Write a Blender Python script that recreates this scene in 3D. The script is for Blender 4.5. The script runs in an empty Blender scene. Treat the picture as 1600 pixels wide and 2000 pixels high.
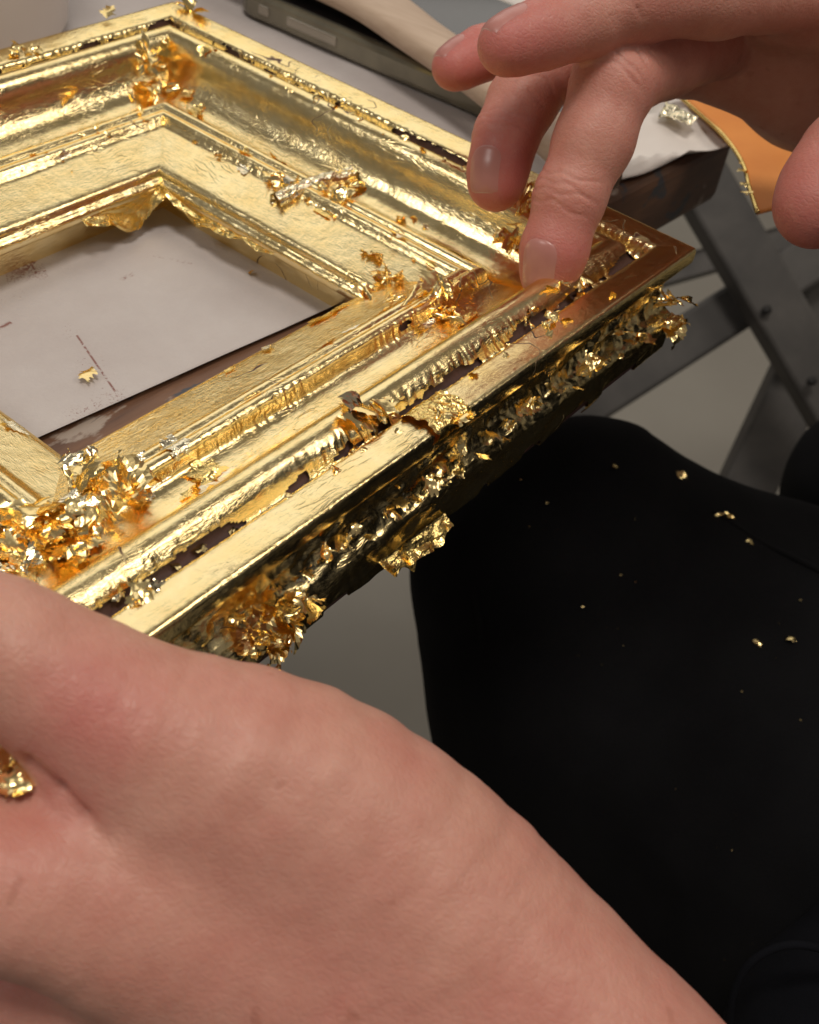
import bpy, bmesh, math, random
import numpy as np
from mathutils import Vector, Matrix

# ------------------------------------------------------------------ camera, world, lamps, exposure
scene = bpy.context.scene
COL = scene.collection
CAM = np.array([-0.238523, -0.086901, 0.132893])            # camera position, metres
ROT = np.array([[0.62950934, -0.76855821, 0.11417648],      # rows: right, down, forward
                [-0.48125196, -0.50103812, -0.71927558],
                [0.61001192, 0.39784304, -0.68527832]])
FPX = 2235.15                                               # focal length for a 1600 px wide picture
cd = bpy.data.cameras.new('camera'); cam = bpy.data.objects.new('camera', cd); COL.objects.link(cam)
cd.sensor_fit = 'HORIZONTAL'; cd.sensor_width = 36.0; cd.lens = FPX / 1600 * 36
cd.clip_start = 0.01; cd.clip_end = 50
m = Matrix([[ROT[0][i], -ROT[1][i], -ROT[2][i], CAM[i]] for i in range(3)] + [[0, 0, 0, 1]])
cam.matrix_world = m
cd.dof.use_dof = True; cd.dof.focus_distance = 0.225; cd.dof.aperture_fstop = 38
scene.camera = cam

world = bpy.data.worlds.new('World'); scene.world = world; world.use_nodes = True
bg = world.node_tree.nodes['Background']
bg.inputs[0].default_value = (1.0, 0.90, 0.80, 1); bg.inputs[1].default_value = 0.15

def area(name, loc, target, size, sy, power, color):
    l = bpy.data.lights.new(name, 'AREA'); l.shape = 'RECTANGLE'; l.size = size; l.size_y = sy
    l.energy = power; l.color = color
    o = bpy.data.objects.new(name, l); COL.objects.link(o); o.location = loc
    o.rotation_euler = (Vector(target) - Vector(loc)).to_track_quat('-Z', 'Y').to_euler()
    return o
area('ceiling_lamp', (1.05, 1.30, 1.25), (-0.05, 0.05, 0), 1.7, 1.5, 7.4, (1.0, 0.94, 0.86))
area('ceiling_lamp', (-1.35, 0.85, 1.5), (-0.05, 0.05, 0), 0.7, 0.45, 7, (1.0, 0.94, 0.88))
area('ceiling_lamp', (-0.35, -0.1, 1.9), (-0.05, 0.0, 0), 0.6, 0.4, 16.5, (1.0, 0.92, 0.83))
area('ceiling_lamp', (0.75, -1.15, 1.7), (-0.05, 0.0, 0), 0.9, 0.7, 10, (1.0, 0.89, 0.76))

scene.view_settings.view_transform = 'Standard'; scene.view_settings.look = 'None'
scene.view_settings.exposure = 0.0; scene.view_settings.gamma = 1.0
scene.render.engine = 'CYCLES'
scene.cycles.max_bounces = 10; scene.cycles.glossy_bounces = 7; scene.cycles.diffuse_bounces = 4
scene.cycles.transmission_bounces = 6; scene.cycles.use_denoising = True
scene.cycles.sample_clamp_indirect = 6.0

# ------------------------------------------------------------------ helpers
def ray(x, y):
    return ROT.T @ np.array([(x - 800) / FPX, (y - 1000) / FPX, 1.0])
def at(x, y, dep):
    return CAM + ray(x, y) * dep
def onz(x, y, z):
    r = ray(x, y); return CAM + r * (z - CAM[2]) / r[2]

def mesh_obj(name, verts, faces, mat, parent=None, smooth=True, matrix=None):
    me = bpy.data.meshes.new(name)
    me.from_pydata([tuple(map(float, v)) for v in verts], [], [tuple(map(int, f)) for f in faces])
    if smooth: me.polygons.foreach_set('use_smooth', [True] * len(me.polygons))
    me.materials.append(mat); me.update()
    o = bpy.data.objects.new(name, me); COL.objects.link(o)
    if parent is not None: o.parent = parent
    if matrix is not None: o.matrix_world = matrix
    return o
def empty(name, label, cat, loc=(0, 0, 0), group=None):
    o = bpy.data.objects.new(name, None); o.empty_display_size = 0.02; COL.objects.link(o); o.location = loc
    return tag(o, label, cat, group)
def tag(o, label, cat, group=None):
    o['label'] = label; o['category'] = cat
    if group: o['group'] = group
    return o
def child(o, parent):
    o.parent = parent; o.matrix_parent_inverse = Matrix.Translation(-parent.location)
    return o
def bm_obj(name, bm, mat, parent=None, smooth=True):
    me = bpy.data.meshes.new(name); bm.to_mesh(me); bm.free()
    if smooth: me.polygons.foreach_set('use_smooth', [True] * len(me.polygons))
    me.materials.append(mat)
    o = bpy.data.objects.new(name, me); COL.objects.link(o)
    if parent is not None: child(o, parent)
    return o
def prism(name, poly, z0, z1, mat, parent=None, bevel=0.0, seg=2):
    """a slab: polygon (x, y) extruded from z0 to z1 with rounded edges"""
    bm = bmesh.new()
    vs = [bm.verts.new((p[0], p[1], z0)) for p in poly]
    f = bm.faces.new(vs); f.normal_update()
    if f.normal.z > 0: f.normal_flip()
    r = bmesh.ops.extrude_face_region(bm, geom=[f])
    bmesh.ops.translate(bm, vec=(0, 0, z1 - z0), verts=[v for v in r['geom'] if isinstance(v, bmesh.types.BMVert)])
    if bevel: bmesh.ops.bevel(bm, geom=bm.edges[:], offset=bevel, segments=seg, affect='EDGES', profile=0.5)
    bmesh.ops.recalc_face_normals(bm, faces=bm.faces[:])
    return bm_obj(name, bm, mat, parent, smooth=False)
def beam(name, a, b, wx, wy, mat, parent, up=(0, 0, 1), bevel=0.003):
    """a square bar from a to b"""
    a, b = Vector(a), Vector(b); d = (b - a); L = d.length; d.normalize()
    s = d.cross(Vector(up)).normalized(); u = s.cross(d)
    bm = bmesh.new(); bmesh.ops.create_cube(bm, size=1)
    for v in bm.verts:
        c = v.co.copy(); v.co = a + d * (c.x + .5) * L + s * c.y * wx + u * c.z * wy
    bmesh.ops.bevel(bm, geom=bm.edges[:], offset=bevel, segments=2, affect='EDGES', profile=0.5)
    return bm_obj(name, bm, mat, parent, smooth=False)

def _hash(ix, iy, seed):
    h = (ix.astype(np.int64) * 374761393 + iy.astype(np.int64) * 668265263 + seed * 974634777) & 0x7fffffff
    h = ((h ^ (h >> 13)) * 1274126177) & 0x7fffffff
    return ((h ^ (h >> 16)) & 0xffff) / 65535.0
def vnoise(x, y, seed=0):
    x = np.asarray(x, float); y = np.asarray(y, float)
    ix = np.floor(x); iy = np.floor(y); fx = x - ix; fy = y - iy
    fx = fx * fx * (3 - 2 * fx); fy = fy * fy * (3 - 2 * fy)
    a = _hash(ix, iy, seed); b = _hash(ix + 1, iy, seed); c = _hash(ix, iy + 1, seed); d = _hash(ix + 1, iy + 1, seed)
    return (a * (1 - fx) + b * fx) * (1 - fy) + (c * (1 - fx) + d * fx) * fy
def fbm(x, y, seed=0, o=3):
    s = 0; a = 1; t = 0
    for k in range(o):
        s = s + a * vnoise(x * 2 ** k, y * 2 ** k, seed + k * 17); t += a; a *= .5
    return s / t
def ridged(x, y, seed=0):
    return 1 - np.abs(2 * vnoise(x, y, seed) - 1)

# ------------------------------------------------------------------ materials
def new_mat(name):
    mt = bpy.data.materials.new(name); mt.use_nodes = True
    nt = mt.node_tree; return mt, nt, nt.nodes['Principled BSDF']
def N(nt, t, **kw):
    n = nt.nodes.new(t)
    for k, v in kw.items(): setattr(n, k, v)
    return n
def L(nt, a, b): nt.links.new(a, b)
def noise(nt, vec, scale, detail=3, rough=.55, dist=0):
    n = N(nt, 'ShaderNodeTexNoise'); n.inputs['Scale'].default_value = scale; n.inputs['Detail'].default_value = detail
    n.inputs['Roughness'].default_value = rough; n.inputs['Distortion'].default_value = dist
    if vec is not None: L(nt, vec, n.inputs['Vector'])
    return n.outputs['Fac']
def ramp(nt, fac, stops):
    r = N(nt, 'ShaderNodeValToRGB'); e = r.color_ramp.elements
    while len(e) < len(stops): e.new(0.5)
    for i, (p, c) in enumerate(stops):
        e[i].position = p; e[i].color = (c, c, c, 1) if isinstance(c, (int, float)) else (*c, 1)
    L(nt, fac, r.inputs['Fac']); return r.outputs['Color']
def mathn(nt, op, a, b=None, clamp=False):
    n = N(nt, 'ShaderNodeMath', operation=op); n.use_clamp = clamp
    for i, v in enumerate((a, b)):
        if v is None: continue
        if isinstance(v, (int, float)): n.inputs[i].default_value = v
        else: L(nt, v, n.inputs[i])
    return n.outputs[0]
def mixc(nt, fac, a, b):
    n = N(nt, 'ShaderNodeMix', data_type='RGBA')
    if isinstance(fac, (int, float)): n.inputs[0].default_value = fac
    else: L(nt, fac, n.inputs[0])
    for i, v in ((6, a), (7, b)):
        if isinstance(v, tuple): n.inputs[i].default_value = (*v, 1)
        else: L(nt, v, n.inputs[i])
    return n.outputs[2]
def bump(nt, h, strength, dist, normal=None):
    b = N(nt, 'ShaderNodeBump'); b.inputs['Strength'].default_value = strength; b.inputs['Distance'].default_value = dist
    L(nt, h, b.inputs['Height'])
    if normal is not None: L(nt, normal, b.inputs['Normal'])
    return b.outputs['Normal']
def coords(nt, kind='Object', scale=(1, 1, 1), rot=(0, 0, 0)):
    t = N(nt, 'ShaderNodeTexCoord'); mp = N(nt, 'ShaderNodeMapping')
    mp.inputs['Scale'].default_value = scale; mp.inputs['Rotation'].default_value = rot
    L(nt, t.outputs[kind], mp.inputs['Vector']); return mp.outputs['Vector']

GOLD = (1.0, 0.84, 0.47); GOLD2 = (0.97, 0.75, 0.35); BOLE = (0.075, 0.028, 0.022)

def gold_leaf_material():
    """beaten leaf on the mouldings; the UV map runs in millimetres along and across a rail"""
    mt, nt, p = new_mat('gold_leaf')
    uv = coords(nt, 'UV'); uvs = coords(nt, 'UV', (0.42, 1.35, 1), (0, 0, .12)); uva = coords(nt, 'UV', (1.5, 0.5, 1), (0, 0, .5))
    tone = noise(nt, uv, 0.12, 4)
    col = mixc(nt, ramp(nt, tone, [(.35, 0.0), (.7, 1.0)]), GOLD, GOLD2)
    # fine cracks and rubbed specks where the red bole shows
    c1 = noise(nt, uv, 0.075, 1.5, .5, .4)
    crack = ramp(nt, mathn(nt, 'ABSOLUTE', mathn(nt, 'SUBTRACT', c1, .5)), [(.0, 1.0), (.0045, 1.0), (.007, 0.0)])
    zone = ramp(nt, noise(nt, uv, .035, 2), [(.60, 0.0), (.63, 1.0)])
    crack = mathn(nt, 'MULTIPLY', crack, zone)
    speck = ramp(nt, noise(nt, uv, 1.1, 4, .7), [(.72, 0.0), (.75, 1.0)])
    zone2 = ramp(nt, noise(nt, uv, .06, 2), [(.56, 0.0), (.66, 1.0)])
    bare = mathn(nt, 'MAXIMUM', crack, mathn(nt, 'MULTIPLY', speck, zone2))
    L(nt, mixc(nt, bare, col, BOLE), p.inputs['Base Color'])
    L(nt, mathn(nt, 'SUBTRACT', 1.0, bare), p.inputs['Metallic'])
    p.inputs['Specular Tint'].default_value = (1.0, .86, .55, 1)
    rg = ramp(nt, noise(nt, uv, .5, 3), [(.3, .13), (.7, .23)])
    L(nt, mathn(nt, 'ADD', rg, mathn(nt, 'MULTIPLY', bare, .25)), p.inputs['Roughness'])
    # beaten-leaf relief: ridged creases, fine streaks and a soft undulation
    r1 = mathn(nt, 'ABSOLUTE', mathn(nt, 'SUBTRACT', noise(nt, uvs, .9, 3, .6, .5), .5))
    r2 = mathn(nt, 'ABSOLUTE', mathn(nt, 'SUBTRACT', noise(nt, uva, 1.6, 2, .6, .8), .5))
    r3 = mathn(nt, 'ABSOLUTE', mathn(nt, 'SUBTRACT', noise(nt, uvs, .26, 2, .5, 1.2), .5))
    r3 = mathn(nt, 'MULTIPLY', ramp(nt, r3, [(0.0, 1.0), (.05, 0.0)]), ramp(nt, noise(nt, uv, .055, 2), [(.50, 0.0), (.62, 1.0)]))
    crinkle = ramp(nt, noise(nt, uv, .04, 2), [(.38, .35), (.62, 1.0)])
    fine = noise(nt, uv, 5.0, 2, .7)
    soft = noise(nt, uv, .22, 2)
    h = mathn(nt, 'ADD', mathn(nt, 'MULTIPLY', r1, -1.0), mathn(nt, 'MULTIPLY', r2, -.35))
    h = mathn(nt, 'MULTIPLY', h, crinkle)
    h = mathn(nt, 'ADD', h, mathn(nt, 'MULTIPLY', r3, .3))
    h = mathn(nt, 'ADD', h, mathn(nt, 'MULTIPLY', fine, .05))
    h = mathn(nt, 'ADD', h, mathn(nt, 'MULTIPLY', soft, .8))
    h = mathn(nt, 'SUBTRACT', h, mathn(nt, 'MULTIPLY', bare, .3))
    L(nt, bump(nt, h, .37, .0004), p.inputs['Normal'])
    return mt
def foil_material(name, col, rough, tex=300, bs=.5):
    mt, nt, p = new_mat(name)
    v = coords(nt, 'Object')
    L(nt, mixc(nt, ramp(nt, noise(nt, v, tex, 3), [(.35, 0.0), (.7, 1.0)]), col, tuple(c * .93 for c in col)), p.inputs['Base Color'])
    p.inputs['Metallic'].default_value = 1; p.inputs['Roughness'].default_value = rough
    p.inputs['Specular Tint'].default_value = (*col, 1)
    r = mathn(nt, 'ABSOLUTE', mathn(nt, 'SUBTRACT', noise(nt, v, 900, 3, .6, .6), .5))
    if bs: L(nt, bump(nt, r, bs, .0005), p.inputs['Normal'])
    return mt
def plain(name, col, rough, col2=None, scale=60, bump_s=0, bump_scale=400, bump_d=.0005, spec=.5, detail=4):
    mt, nt, p = new_mat(name); v = coords(nt, 'Object')
    c2 = col2 or tuple(c * .8 for c in col)
    L(nt, mixc(nt, ramp(nt, noise(nt, v, scale, detail), [(.3, 0.0), (.7, 1.0)]), col, c2), p.inputs['Base Color'])
    p.inputs['Roughness'].default_value = rough; p.inputs['Specular IOR Level'].default_value = spec
    if bump_s: L(nt, bump(nt, noise(nt, v, bump_scale, 4, .65), bump_s, bump_d), p.inputs['Normal'])
    return mt
def skin_material():
    mt, nt, p = new_mat('skin'); v = coords(nt, 'Object')
    at_ = N(nt, 'ShaderNodeAttribute'); at_.attribute_name = 'flush'
    mott = noise(nt, v, 120, 4, .6); mott2 = noise(nt, v, 480, 3, .6)
    base = mixc(nt, ramp(nt, mott, [(.3, 0.0), (.72, 1.0)]), (0.63, 0.352, 0.268), (0.53, 0.258, 0.19))
    fl = mathn(nt, 'MULTIPLY', at_.outputs['Fac'], mathn(nt, 'ADD', .75, mathn(nt, 'MULTIPLY', mott2, .5)), True)
    col = mixc(nt, fl, base, (0.52, 0.165, 0.14))
    spots = ramp(nt, noise(nt, v, 210, 1), [(.73, 0.0), (.77, .35)])
    col = mixc(nt, spots, col, (0.36, 0.13, 0.085))
    L(nt, col, p.inputs['Base Color'])
    p.inputs['Subsurface Weight'].default_value = .35
    p.inputs['Subsurface Radius'].default_value = (1.0, .35, .2); p.inputs['Subsurface Scale'].default_value = .0035
    L(nt, ramp(nt, mott2, [(.3, .42), (.7, .56)]), p.inputs['Roughness'])
    p.inputs['Specular IOR Level'].default_value = .42
    vo = N(nt, 'ShaderNodeTexVoronoi', feature='DISTANCE_TO_EDGE'); vo.inputs['Scale'].default_value = 1100
    mp = coords(nt, 'Object', (1, .65, 1), (.3, .5, .6)); L(nt, mp, vo.inputs['Vector'])
    cell = ramp(nt, vo.outputs['Distance'], [(.0, 0.0), (.25, 1.0)])
    hh = mathn(nt, 'ADD', mathn(nt, 'MULTIPLY', cell, .35), noise(nt, v, 700, 4, .65))
    long_ = noise(nt, coords(nt, 'Object', (1, .25, .6), (.2, .4, .75)), 420, 3, .6)
    hh = mathn(nt, 'ADD', hh, mathn(nt, 'MULTIPLY', long_, .7))
    L(nt, bump(nt, hh, .32, .00035), p.inputs['Normal'])
    return mt
M = {}
M['leaf'] = gold_leaf_material()
M['foil'] = foil_material('gold_foil', (1.0, 0.76, 0.30), .16)
M['scrap'] = foil_material('scrap_foil', (1.0, 0.79, 0.38), .22, 6, 0)
M['scrap_pale'] = foil_material('scrap_foil_pale', (0.97, 0.87, 0.60), .13, 6, 0)
M['foil_pale'] = foil_material('pale_gold_foil', (0.97, 0.88, 0.64), .14)
M['bole'] = plain('red_bole', BOLE, .6, (0.045, 0.018, 0.016), 90, .3, 900)
M['skin'] = skin_material()
M['nail'] = plain('nail', (0.50, 0.225, 0.195), .30, (0.46, 0.195, 0.17), 150, .12, 260, .0003, .55)
M['nail_tip'] = plain('nail_tip', (0.56, 0.36, 0.30), .4, None, 200)
M['trousers'] = plain('black_cotton', (0.0055, 0.0055, 0.0065), .92, (0.009, 0.009, 0.010), 30, .5, 1600, .0006, .12)
M['navy'] = plain('navy_cotton', (0.006, 0.0065, 0.009), .92, (0.009, 0.0095, 0.013), 40, .5, 1500, .0006, .12)
M['cup'] = plain('white_plastic', (0.72, 0.66, 0.62), .4, (0.70, 0.63, 0.59), 30)
M['case'] = plain('clear_case', (0.26, 0.24, 0.17), .12, (0.17, 0.155, 0.115), 60, spec=1.0)
M['case'].node_tree.nodes['Principled BSDF'].inputs['Metallic'].default_value = .45
M['glass'] = plain('phone_glass', (0.008, 0.008, 0.009), .07, None, 20, spec=.6)
M['steel'] = plain('phone_metal', (0.45, 0.42, 0.35), .25, None, 30); M['steel'].node_tree.nodes['Principled BSDF'].inputs['Metallic'].default_value = .9
M['floor'] = plain('floor_concrete', (0.31, 0.29, 0.25), .7, (0.27, 0.25, 0.215), 4, .2, 60)
M['black'] = plain('black_rubber', (0.012, 0.011, 0.011), .6)
def wood(name, a, b, scale, stretch, rough=.55):
    mt, nt, p = new_mat(name); v = coords(nt, 'Object', stretch)
    g = noise(nt, v, scale, 5, .6, .4)
    L(nt, mixc(nt, ramp(nt, g, [(.3, 0.0), (.7, 1.0)]), a, b), p.inputs['Base Color'])
    p.inputs['Roughness'].default_value = rough
    L(nt, bump(nt, g, .3, .0008), p.inputs['Normal']); return mt
M['stick'] = wood('pale_wood', (0.56, 0.43, 0.32), (0.44, 0.32, 0.23), 120, (3, .3, 3))
M['trestle'] = wood('grey_stained_wood', (0.085, 0.078, 0.072), (0.045, 0.042, 0.040), 26, (1, 1, 1), .6)
def table_wood():
    mt, nt, p = new_mat('painted_table_wood'); v = coords(nt, 'Object', (.35, 3, 2)); u = coords(nt, 'Object', (1, 2.4, 1))
    g = noise(nt, v, 90, 5, .6, .5)
    c = mixc(nt, ramp(nt, g, [(.3, 0.0), (.7, 1.0)]), (0.20, 0.10, 0.055), (0.10, 0.048, 0.028))
    pa = ramp(nt, noise(nt, u, 55, 5, .62), [(.60, 0.0), (.66, .6)])
    c = mixc(nt, pa, c, (0.46, 0.40, 0.34))
    pb = ramp(nt, noise(nt, u, 38, 4, .6, 1.0), [(.60, 0.0), (.64, .9)])
    c = mixc(nt, pb, c, (0.05, 0.06, 0.075))
    L(nt, c, p.inputs['Base Color']); p.inputs['Roughness'].default_value = .5
    L(nt, bump(nt, g, .25, .0008), p.inputs['Normal']); return mt
M['table'] = table_wood()
def paper_material():
    """white paper with dried red paint: a ruled drip line and speckled smudges"""
    mt, nt, p = new_mat('stained_paper'); v = coords(nt, 'Object')
    c = mixc(nt, ramp(nt, noise(nt, v, 24, 6, .65), [(.3, 0.0), (.7, 1.0)]), (0.54, 0.50, 0.485), (0.46, 0.41, 0.395))
    sep = N(nt, 'ShaderNodeSeparateXYZ'); L(nt, v, sep.inputs[0]); X, Y = sep.outputs['X'], sep.outputs['Y']
    sp = noise(nt, v, 700, 4, .7); sp2 = noise(nt, v, 1700, 3, .7)
    def seg(a, b, width, soft, thr, grain):
        a = np.array(a[:2]); b = np.array(b[:2]); d = b - a; ln = np.linalg.norm(d); d = d / ln
        # along t and across w
        t = mathn(nt, 'ADD', mathn(nt, 'MULTIPLY', mathn(nt, 'SUBTRACT', X, float(a[0])), float(d[0])), mathn(nt, 'MULTIPLY', mathn(nt, 'SUBTRACT', Y, float(a[1])), float(d[1])))
        w = mathn(nt, 'SUBTRACT', mathn(nt, 'MULTIPLY', mathn(nt, 'SUBTRACT', X, float(a[0])), float(-d[1])), mathn(nt, 'MULTIPLY', mathn(nt, 'SUBTRACT', Y, float(a[1])), float(-d[0])))
        w = mathn(nt, 'ABSOLUTE', w)
        inw = ramp(nt, mathn(nt, 'DIVIDE', w, float(width * 2)), [(.5 - soft, 1.0), (.5, 0.0)])
        int_ = mathn(nt, 'MULTIPLY', mathn(nt, 'GREATER_THAN', t, 0), mathn(nt, 'LESS_THAN', t, float(ln)))
        gr = ramp(nt, grain, [(thr, 0.0), (thr + .06, 1.0)])
        return mathn(nt, 'MULTIPLY', mathn(nt, 'MULTIPLY', inw, int_), gr)
    z = -.0297
    s = [seg(onz(150, 655, z), onz(232, 775, z), .00035, .3, .42, sp),
         seg(onz(150, 655, z), onz(120, 640, z), .0030, .45, .60, sp2),
         seg(onz(165, 700, z), onz(215, 770, z), .0050, .45, .63, sp2),
         seg(onz(38, 475, z), onz(72, 537, z), .0004, .3, .40, sp),
         seg(onz(-20, 500, z), onz(62, 522, z), .0075, .40, .43, sp),
         seg(onz(10, 540, z), onz(90, 530, z), .0045, .45, .52, sp2),
         seg(onz(-30, 590, z), onz(40, 565, z), .0050, .48, .62, sp2),
         seg(onz(300, 500, z), onz(375, 515, z), .0008, .45, .56, sp2),
         seg(onz(235, 548, z), onz(262, 535, z), .0010, .4, .52, sp2),
         seg(onz(-10, 645, z), onz(22, 630, z), .0008, .4, .42, sp),
         seg(onz(395, 90, z), onz(1010, 380, z), .0042, .48, .55, sp),
         seg(onz(130, 815, z), onz(240, 770, z), .0030, .45, .58, sp2)]
    tot = s[0]
    for k in s[1:]: tot = mathn(nt, 'MAXIMUM', tot, k)
    tot = mathn(nt, 'MULTIPLY', tot, .9)
    L(nt, mixc(nt, tot, c, (0.20, 0.07, 0.055)), p.inputs['Base Color'])
    p.inputs['Roughness'].default_value = .55; p.inputs['Specular IOR Level'].default_value = .35
    L(nt, bump(nt, mathn(nt, 'ADD', noise(nt, v, 22, 3), mathn(nt, 'MULTIPLY', noise(nt, v, 900, 3), .10)), .4, .004), p.inputs['Normal'])
    return mt
M['paper'] = paper_material()
M['tissue'] = plain('white_tissue', (0.72, 0.68, 0.64), .7, (0.68, 0.63, 0.59), 60, .2, 300)
M['orange'] = plain('orange_paper', (0.72, 0.27, 0.055), .6, (0.66, 0.23, 0.045), 80, .15, 800)

# ------------------------------------------------------------------ setting: floor
ZT = -0.0302                                             # table top
bm = bmesh.new(); bmesh.ops.create_grid(bm, x_segments=2, y_segments=2, size=3.0)
bmesh.ops.translate(bm, vec=(.6, .6, ZT - .72), verts=bm.verts[:])
fl = bm_obj('floor', bm, M['floor'], smooth=False); fl['kind'] = 'structure'

# ------------------------------------------------------------------ table with paper, trestle underneath
EDGE = lambda x: 0.0634 - 0.0945 * x                     # the paper's front edge runs along this line
tab = empty('work_table', 'paint-smeared brown wooden work table with its front edge under the gold frame', 'table', (0, .3, ZT - .72))
tp = [(-.62, EDGE(-.62) - .034), (.136, EDGE(.136) - .0025), (.165, .62), (-.62, .62)]
prism('table_top', tp, ZT - .026, ZT - .0003, M['table'], tab, .004, 3)
def trestle_beam(p, q, w, t=.045, mat='trestle'):
    a = at(*p); b = at(*q)
    return beam('trestle_beam', a, b, t, w, M[mat], tab, up=tuple(-ROT[2]), bevel=.004)
T0 = []
def tb(p, q, w, t):
    # face w across the view, t deep
    a, b = Vector(at(*p)), Vector(at(*q)); d = (b - a).normalized(); fwd = Vector(ROT[2])
    s = d.cross(fwd).normalized()
    return beam('trestle_beam', a, b, w, t, M['trestle'], tab, up=tuple(fwd - d * fwd.dot(d)), bevel=.003)
tb((1330, 290, .78), (1690, 905, .80), .037, .024)
tb((1760, 395, .84), (1000, 880, .80), .034, .024)
tb((1640, 560, .90), (1350, 1180, .92), .042, .03)
tb((1120, 585, .97), (1700, 420, 1.0), .02, .02)
tb((1660, 420, .86), (1560, 700, .86), .03, .02)

for x, y in ((1497, 606), (1585, 745)):
    a = Vector(at(x, y, .7735)); q = Vector(ROT[2]).to_track_quat('Z', 'Y').to_matrix().to_4x4()
    bm = bmesh.new(); bmesh.ops.create_cone(bm, cap_ends=True, segments=16, radius1=.0032, radius2=.0028, depth=.004)
    bmesh.ops.transform(bm, matrix=Matrix.Translation(a) @ q, verts=bm.verts[:])
    bm_obj('bolt', bm, M['black'], tab)
bm = bmesh.new()
nx, ny = 90, 60
grid = {}
for i in range(nx + 1):
    for j in range(ny + 1):
        x = -.6 + (.128 + .6) * i / nx; e = EDGE(x); y = e + (.6 - e) * (j / ny) ** 1.6
        z = ZT + .0006 + .0008 * (fbm(x * 22, y * 22, 5) - .5) + .0006 * (j == 0)
        grid[i, j] = bm.verts.new((x, y, float(z)))
for i in range(nx):
    for j in range(ny):
        bm.faces.new((grid[i, j], grid[i + 1, j], grid[i + 1, j + 1], grid[i, j + 1]))
pap = bm_obj('paper_sheet', bm, M['paper'])
tag(pap, 'large white paper sheet stained with red paint covering the table', 'paper')

# ------------------------------------------------------------------ the gilded frame
S = .0009
FA, FB = 0.19698, 0.18121                                # outer length of the rails
PROF = np.array([                                        # moulding section (d inwards, h up), mm, outside to inside
    (3.0, -33), (.9, -33), (.5, -32.4), (.4, -27), (.3, -22.2), (.6, -21.2), (1.6, -20.2), (3.2, -18.2), (4.3, -15.2), (4.4, -12),
    (3.8, -9.0), (2.4, -7.0), (1.0, -5.9), (.2, -5.2), (-.05, -4.2), (-.1, -2.2), (0, -.8), (.35, -.1), (1.0, .15), (4.5, 0), (8.0, -.45), (8.7, -.9), (9.0, -1.6), (9.4, -3.6), (10.4, -4.6),
    (11.6, -4.4), (12.4, -3.1), (13.4, -1.3), (14.8, .2), (16.6, .9), (18.4, .6), (19.9, -.5), (21.0, -2.2), (21.7, -4.0), (22.2, -5.9), (23.0, -7.9), (24.2, -9.9), (26.0, -11.9), (28.4, -13.4), (31.0, -14.2),
    (33.6, -14.4), (36.0, -14.1), (38.0, -13.2), (38.6, -12.2), (38.9, -10.2), (39.6, -9.3), (40.6, -9.0), (41.6, -9.4), (42.1, -10.4), (42.5, -10.5), (43.2, -9.9), (44.2, -9.8), (45.0, -10.4), (45.5, -11.6), (46.2, -12.6),
    (47.0, -12.7), (52, -14.2), (57.5, -15.8), (59.2, -16.3), (60.0, -16.9), (60.4, -17.8), (60.3, -18.6), (60.9, -19.0), (61.9, -19.4), (62.4, -20.6), (62.2, -22.0), (61.4, -22.8), (59.5, -23.2), (56.5, -23.4), (55.8, -24.2), (55.6, -29), (55.6, -33)])
def resample(P, step):
    seg = np.linalg.norm(np.diff(P, axis=0), axis=1); a = np.concatenate([[0], np.cumsum(seg)])
    n = int(a[-1] / step); t = np.linspace(0, a[-1], n)
    # light corner rounding
    Q = np.stack([np.interp(t, a, P[:, 0]), np.interp(t, a, P[:, 1])], 1)
    for _ in range(3): Q[1:-1] = .25 * Q[:-2] + .5 * Q[1:-1] + .25 * Q[2:]
    return Q, t
def height(d):
    top = PROF[(PROF[:, 1] > -21.5)]
    top = top[np.argsort(top[:, 0], kind='stable')]
    dd = np.linspace(0, 62, 300); hh = np.full(300, -40.0)
    for a, b in zip(PROF[:-1], PROF[1:]):
        lo, hi = min(a[0], b[0]), max(a[0], b[0])
        k = (dd >= lo) & (dd <= hi)
        if hi - lo > 1e-6: hh[k] = np.maximum(hh[k], a[1] + (b[1] - a[1]) * (dd[k] - a[0]) / (b[0] - a[0]))
    return dd, hh
_DD, _HH = height(None)
def on_frame(px, py):
    """where the sight line meets the frame"""
    q = CAM + ray(px, py) * np.arange(.12, .45, .0004)[:, None]
    d = np.minimum(np.minimum(-q[:, 0], q[:, 1]), np.minimum(FA + q[:, 0], FB - q[:, 1])) / S
    h = np.where(d > 62, -33, np.interp(np.maximum(d, 0), _DD, _HH))
    hit = np.nonzero((d > -1) & (q[:, 2] <= h * S))[0]
    k = hit[0] if len(hit) else -1
    return q[k], d[k]
def rail_point(kind, s, d, h):
    if kind == 0: return np.stack([-s, d, h], -1)          # front
    if kind == 1: return np.stack([-d, s, h], -1)          # right
    if kind == 2: return np.stack([-s, FB - d, h], -1)     # back
    return np.stack([-(FA - d), s, h], -1)                 # left
frame = empty('picture_frame', 'ornate moulded picture frame covered in crinkled gold leaf held by two hands', 'picture frame', (-FA / 2, FB / 2, -33 * S))
RAILS = []
LAB = ['gilded moulded rail nearest the lap, leaf torn along its outer groove', 'gilded moulded rail beside the phone', 'gilded moulded rail beside the white cup', 'gilded moulded rail mostly under the gripping hand']
def bands(dv, *bs):
    w = np.zeros_like(dv)
    for c, s, a in bs: w = np.maximum(w, a * np.exp(-((dv - c) / s) ** 2))
    return w
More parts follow.
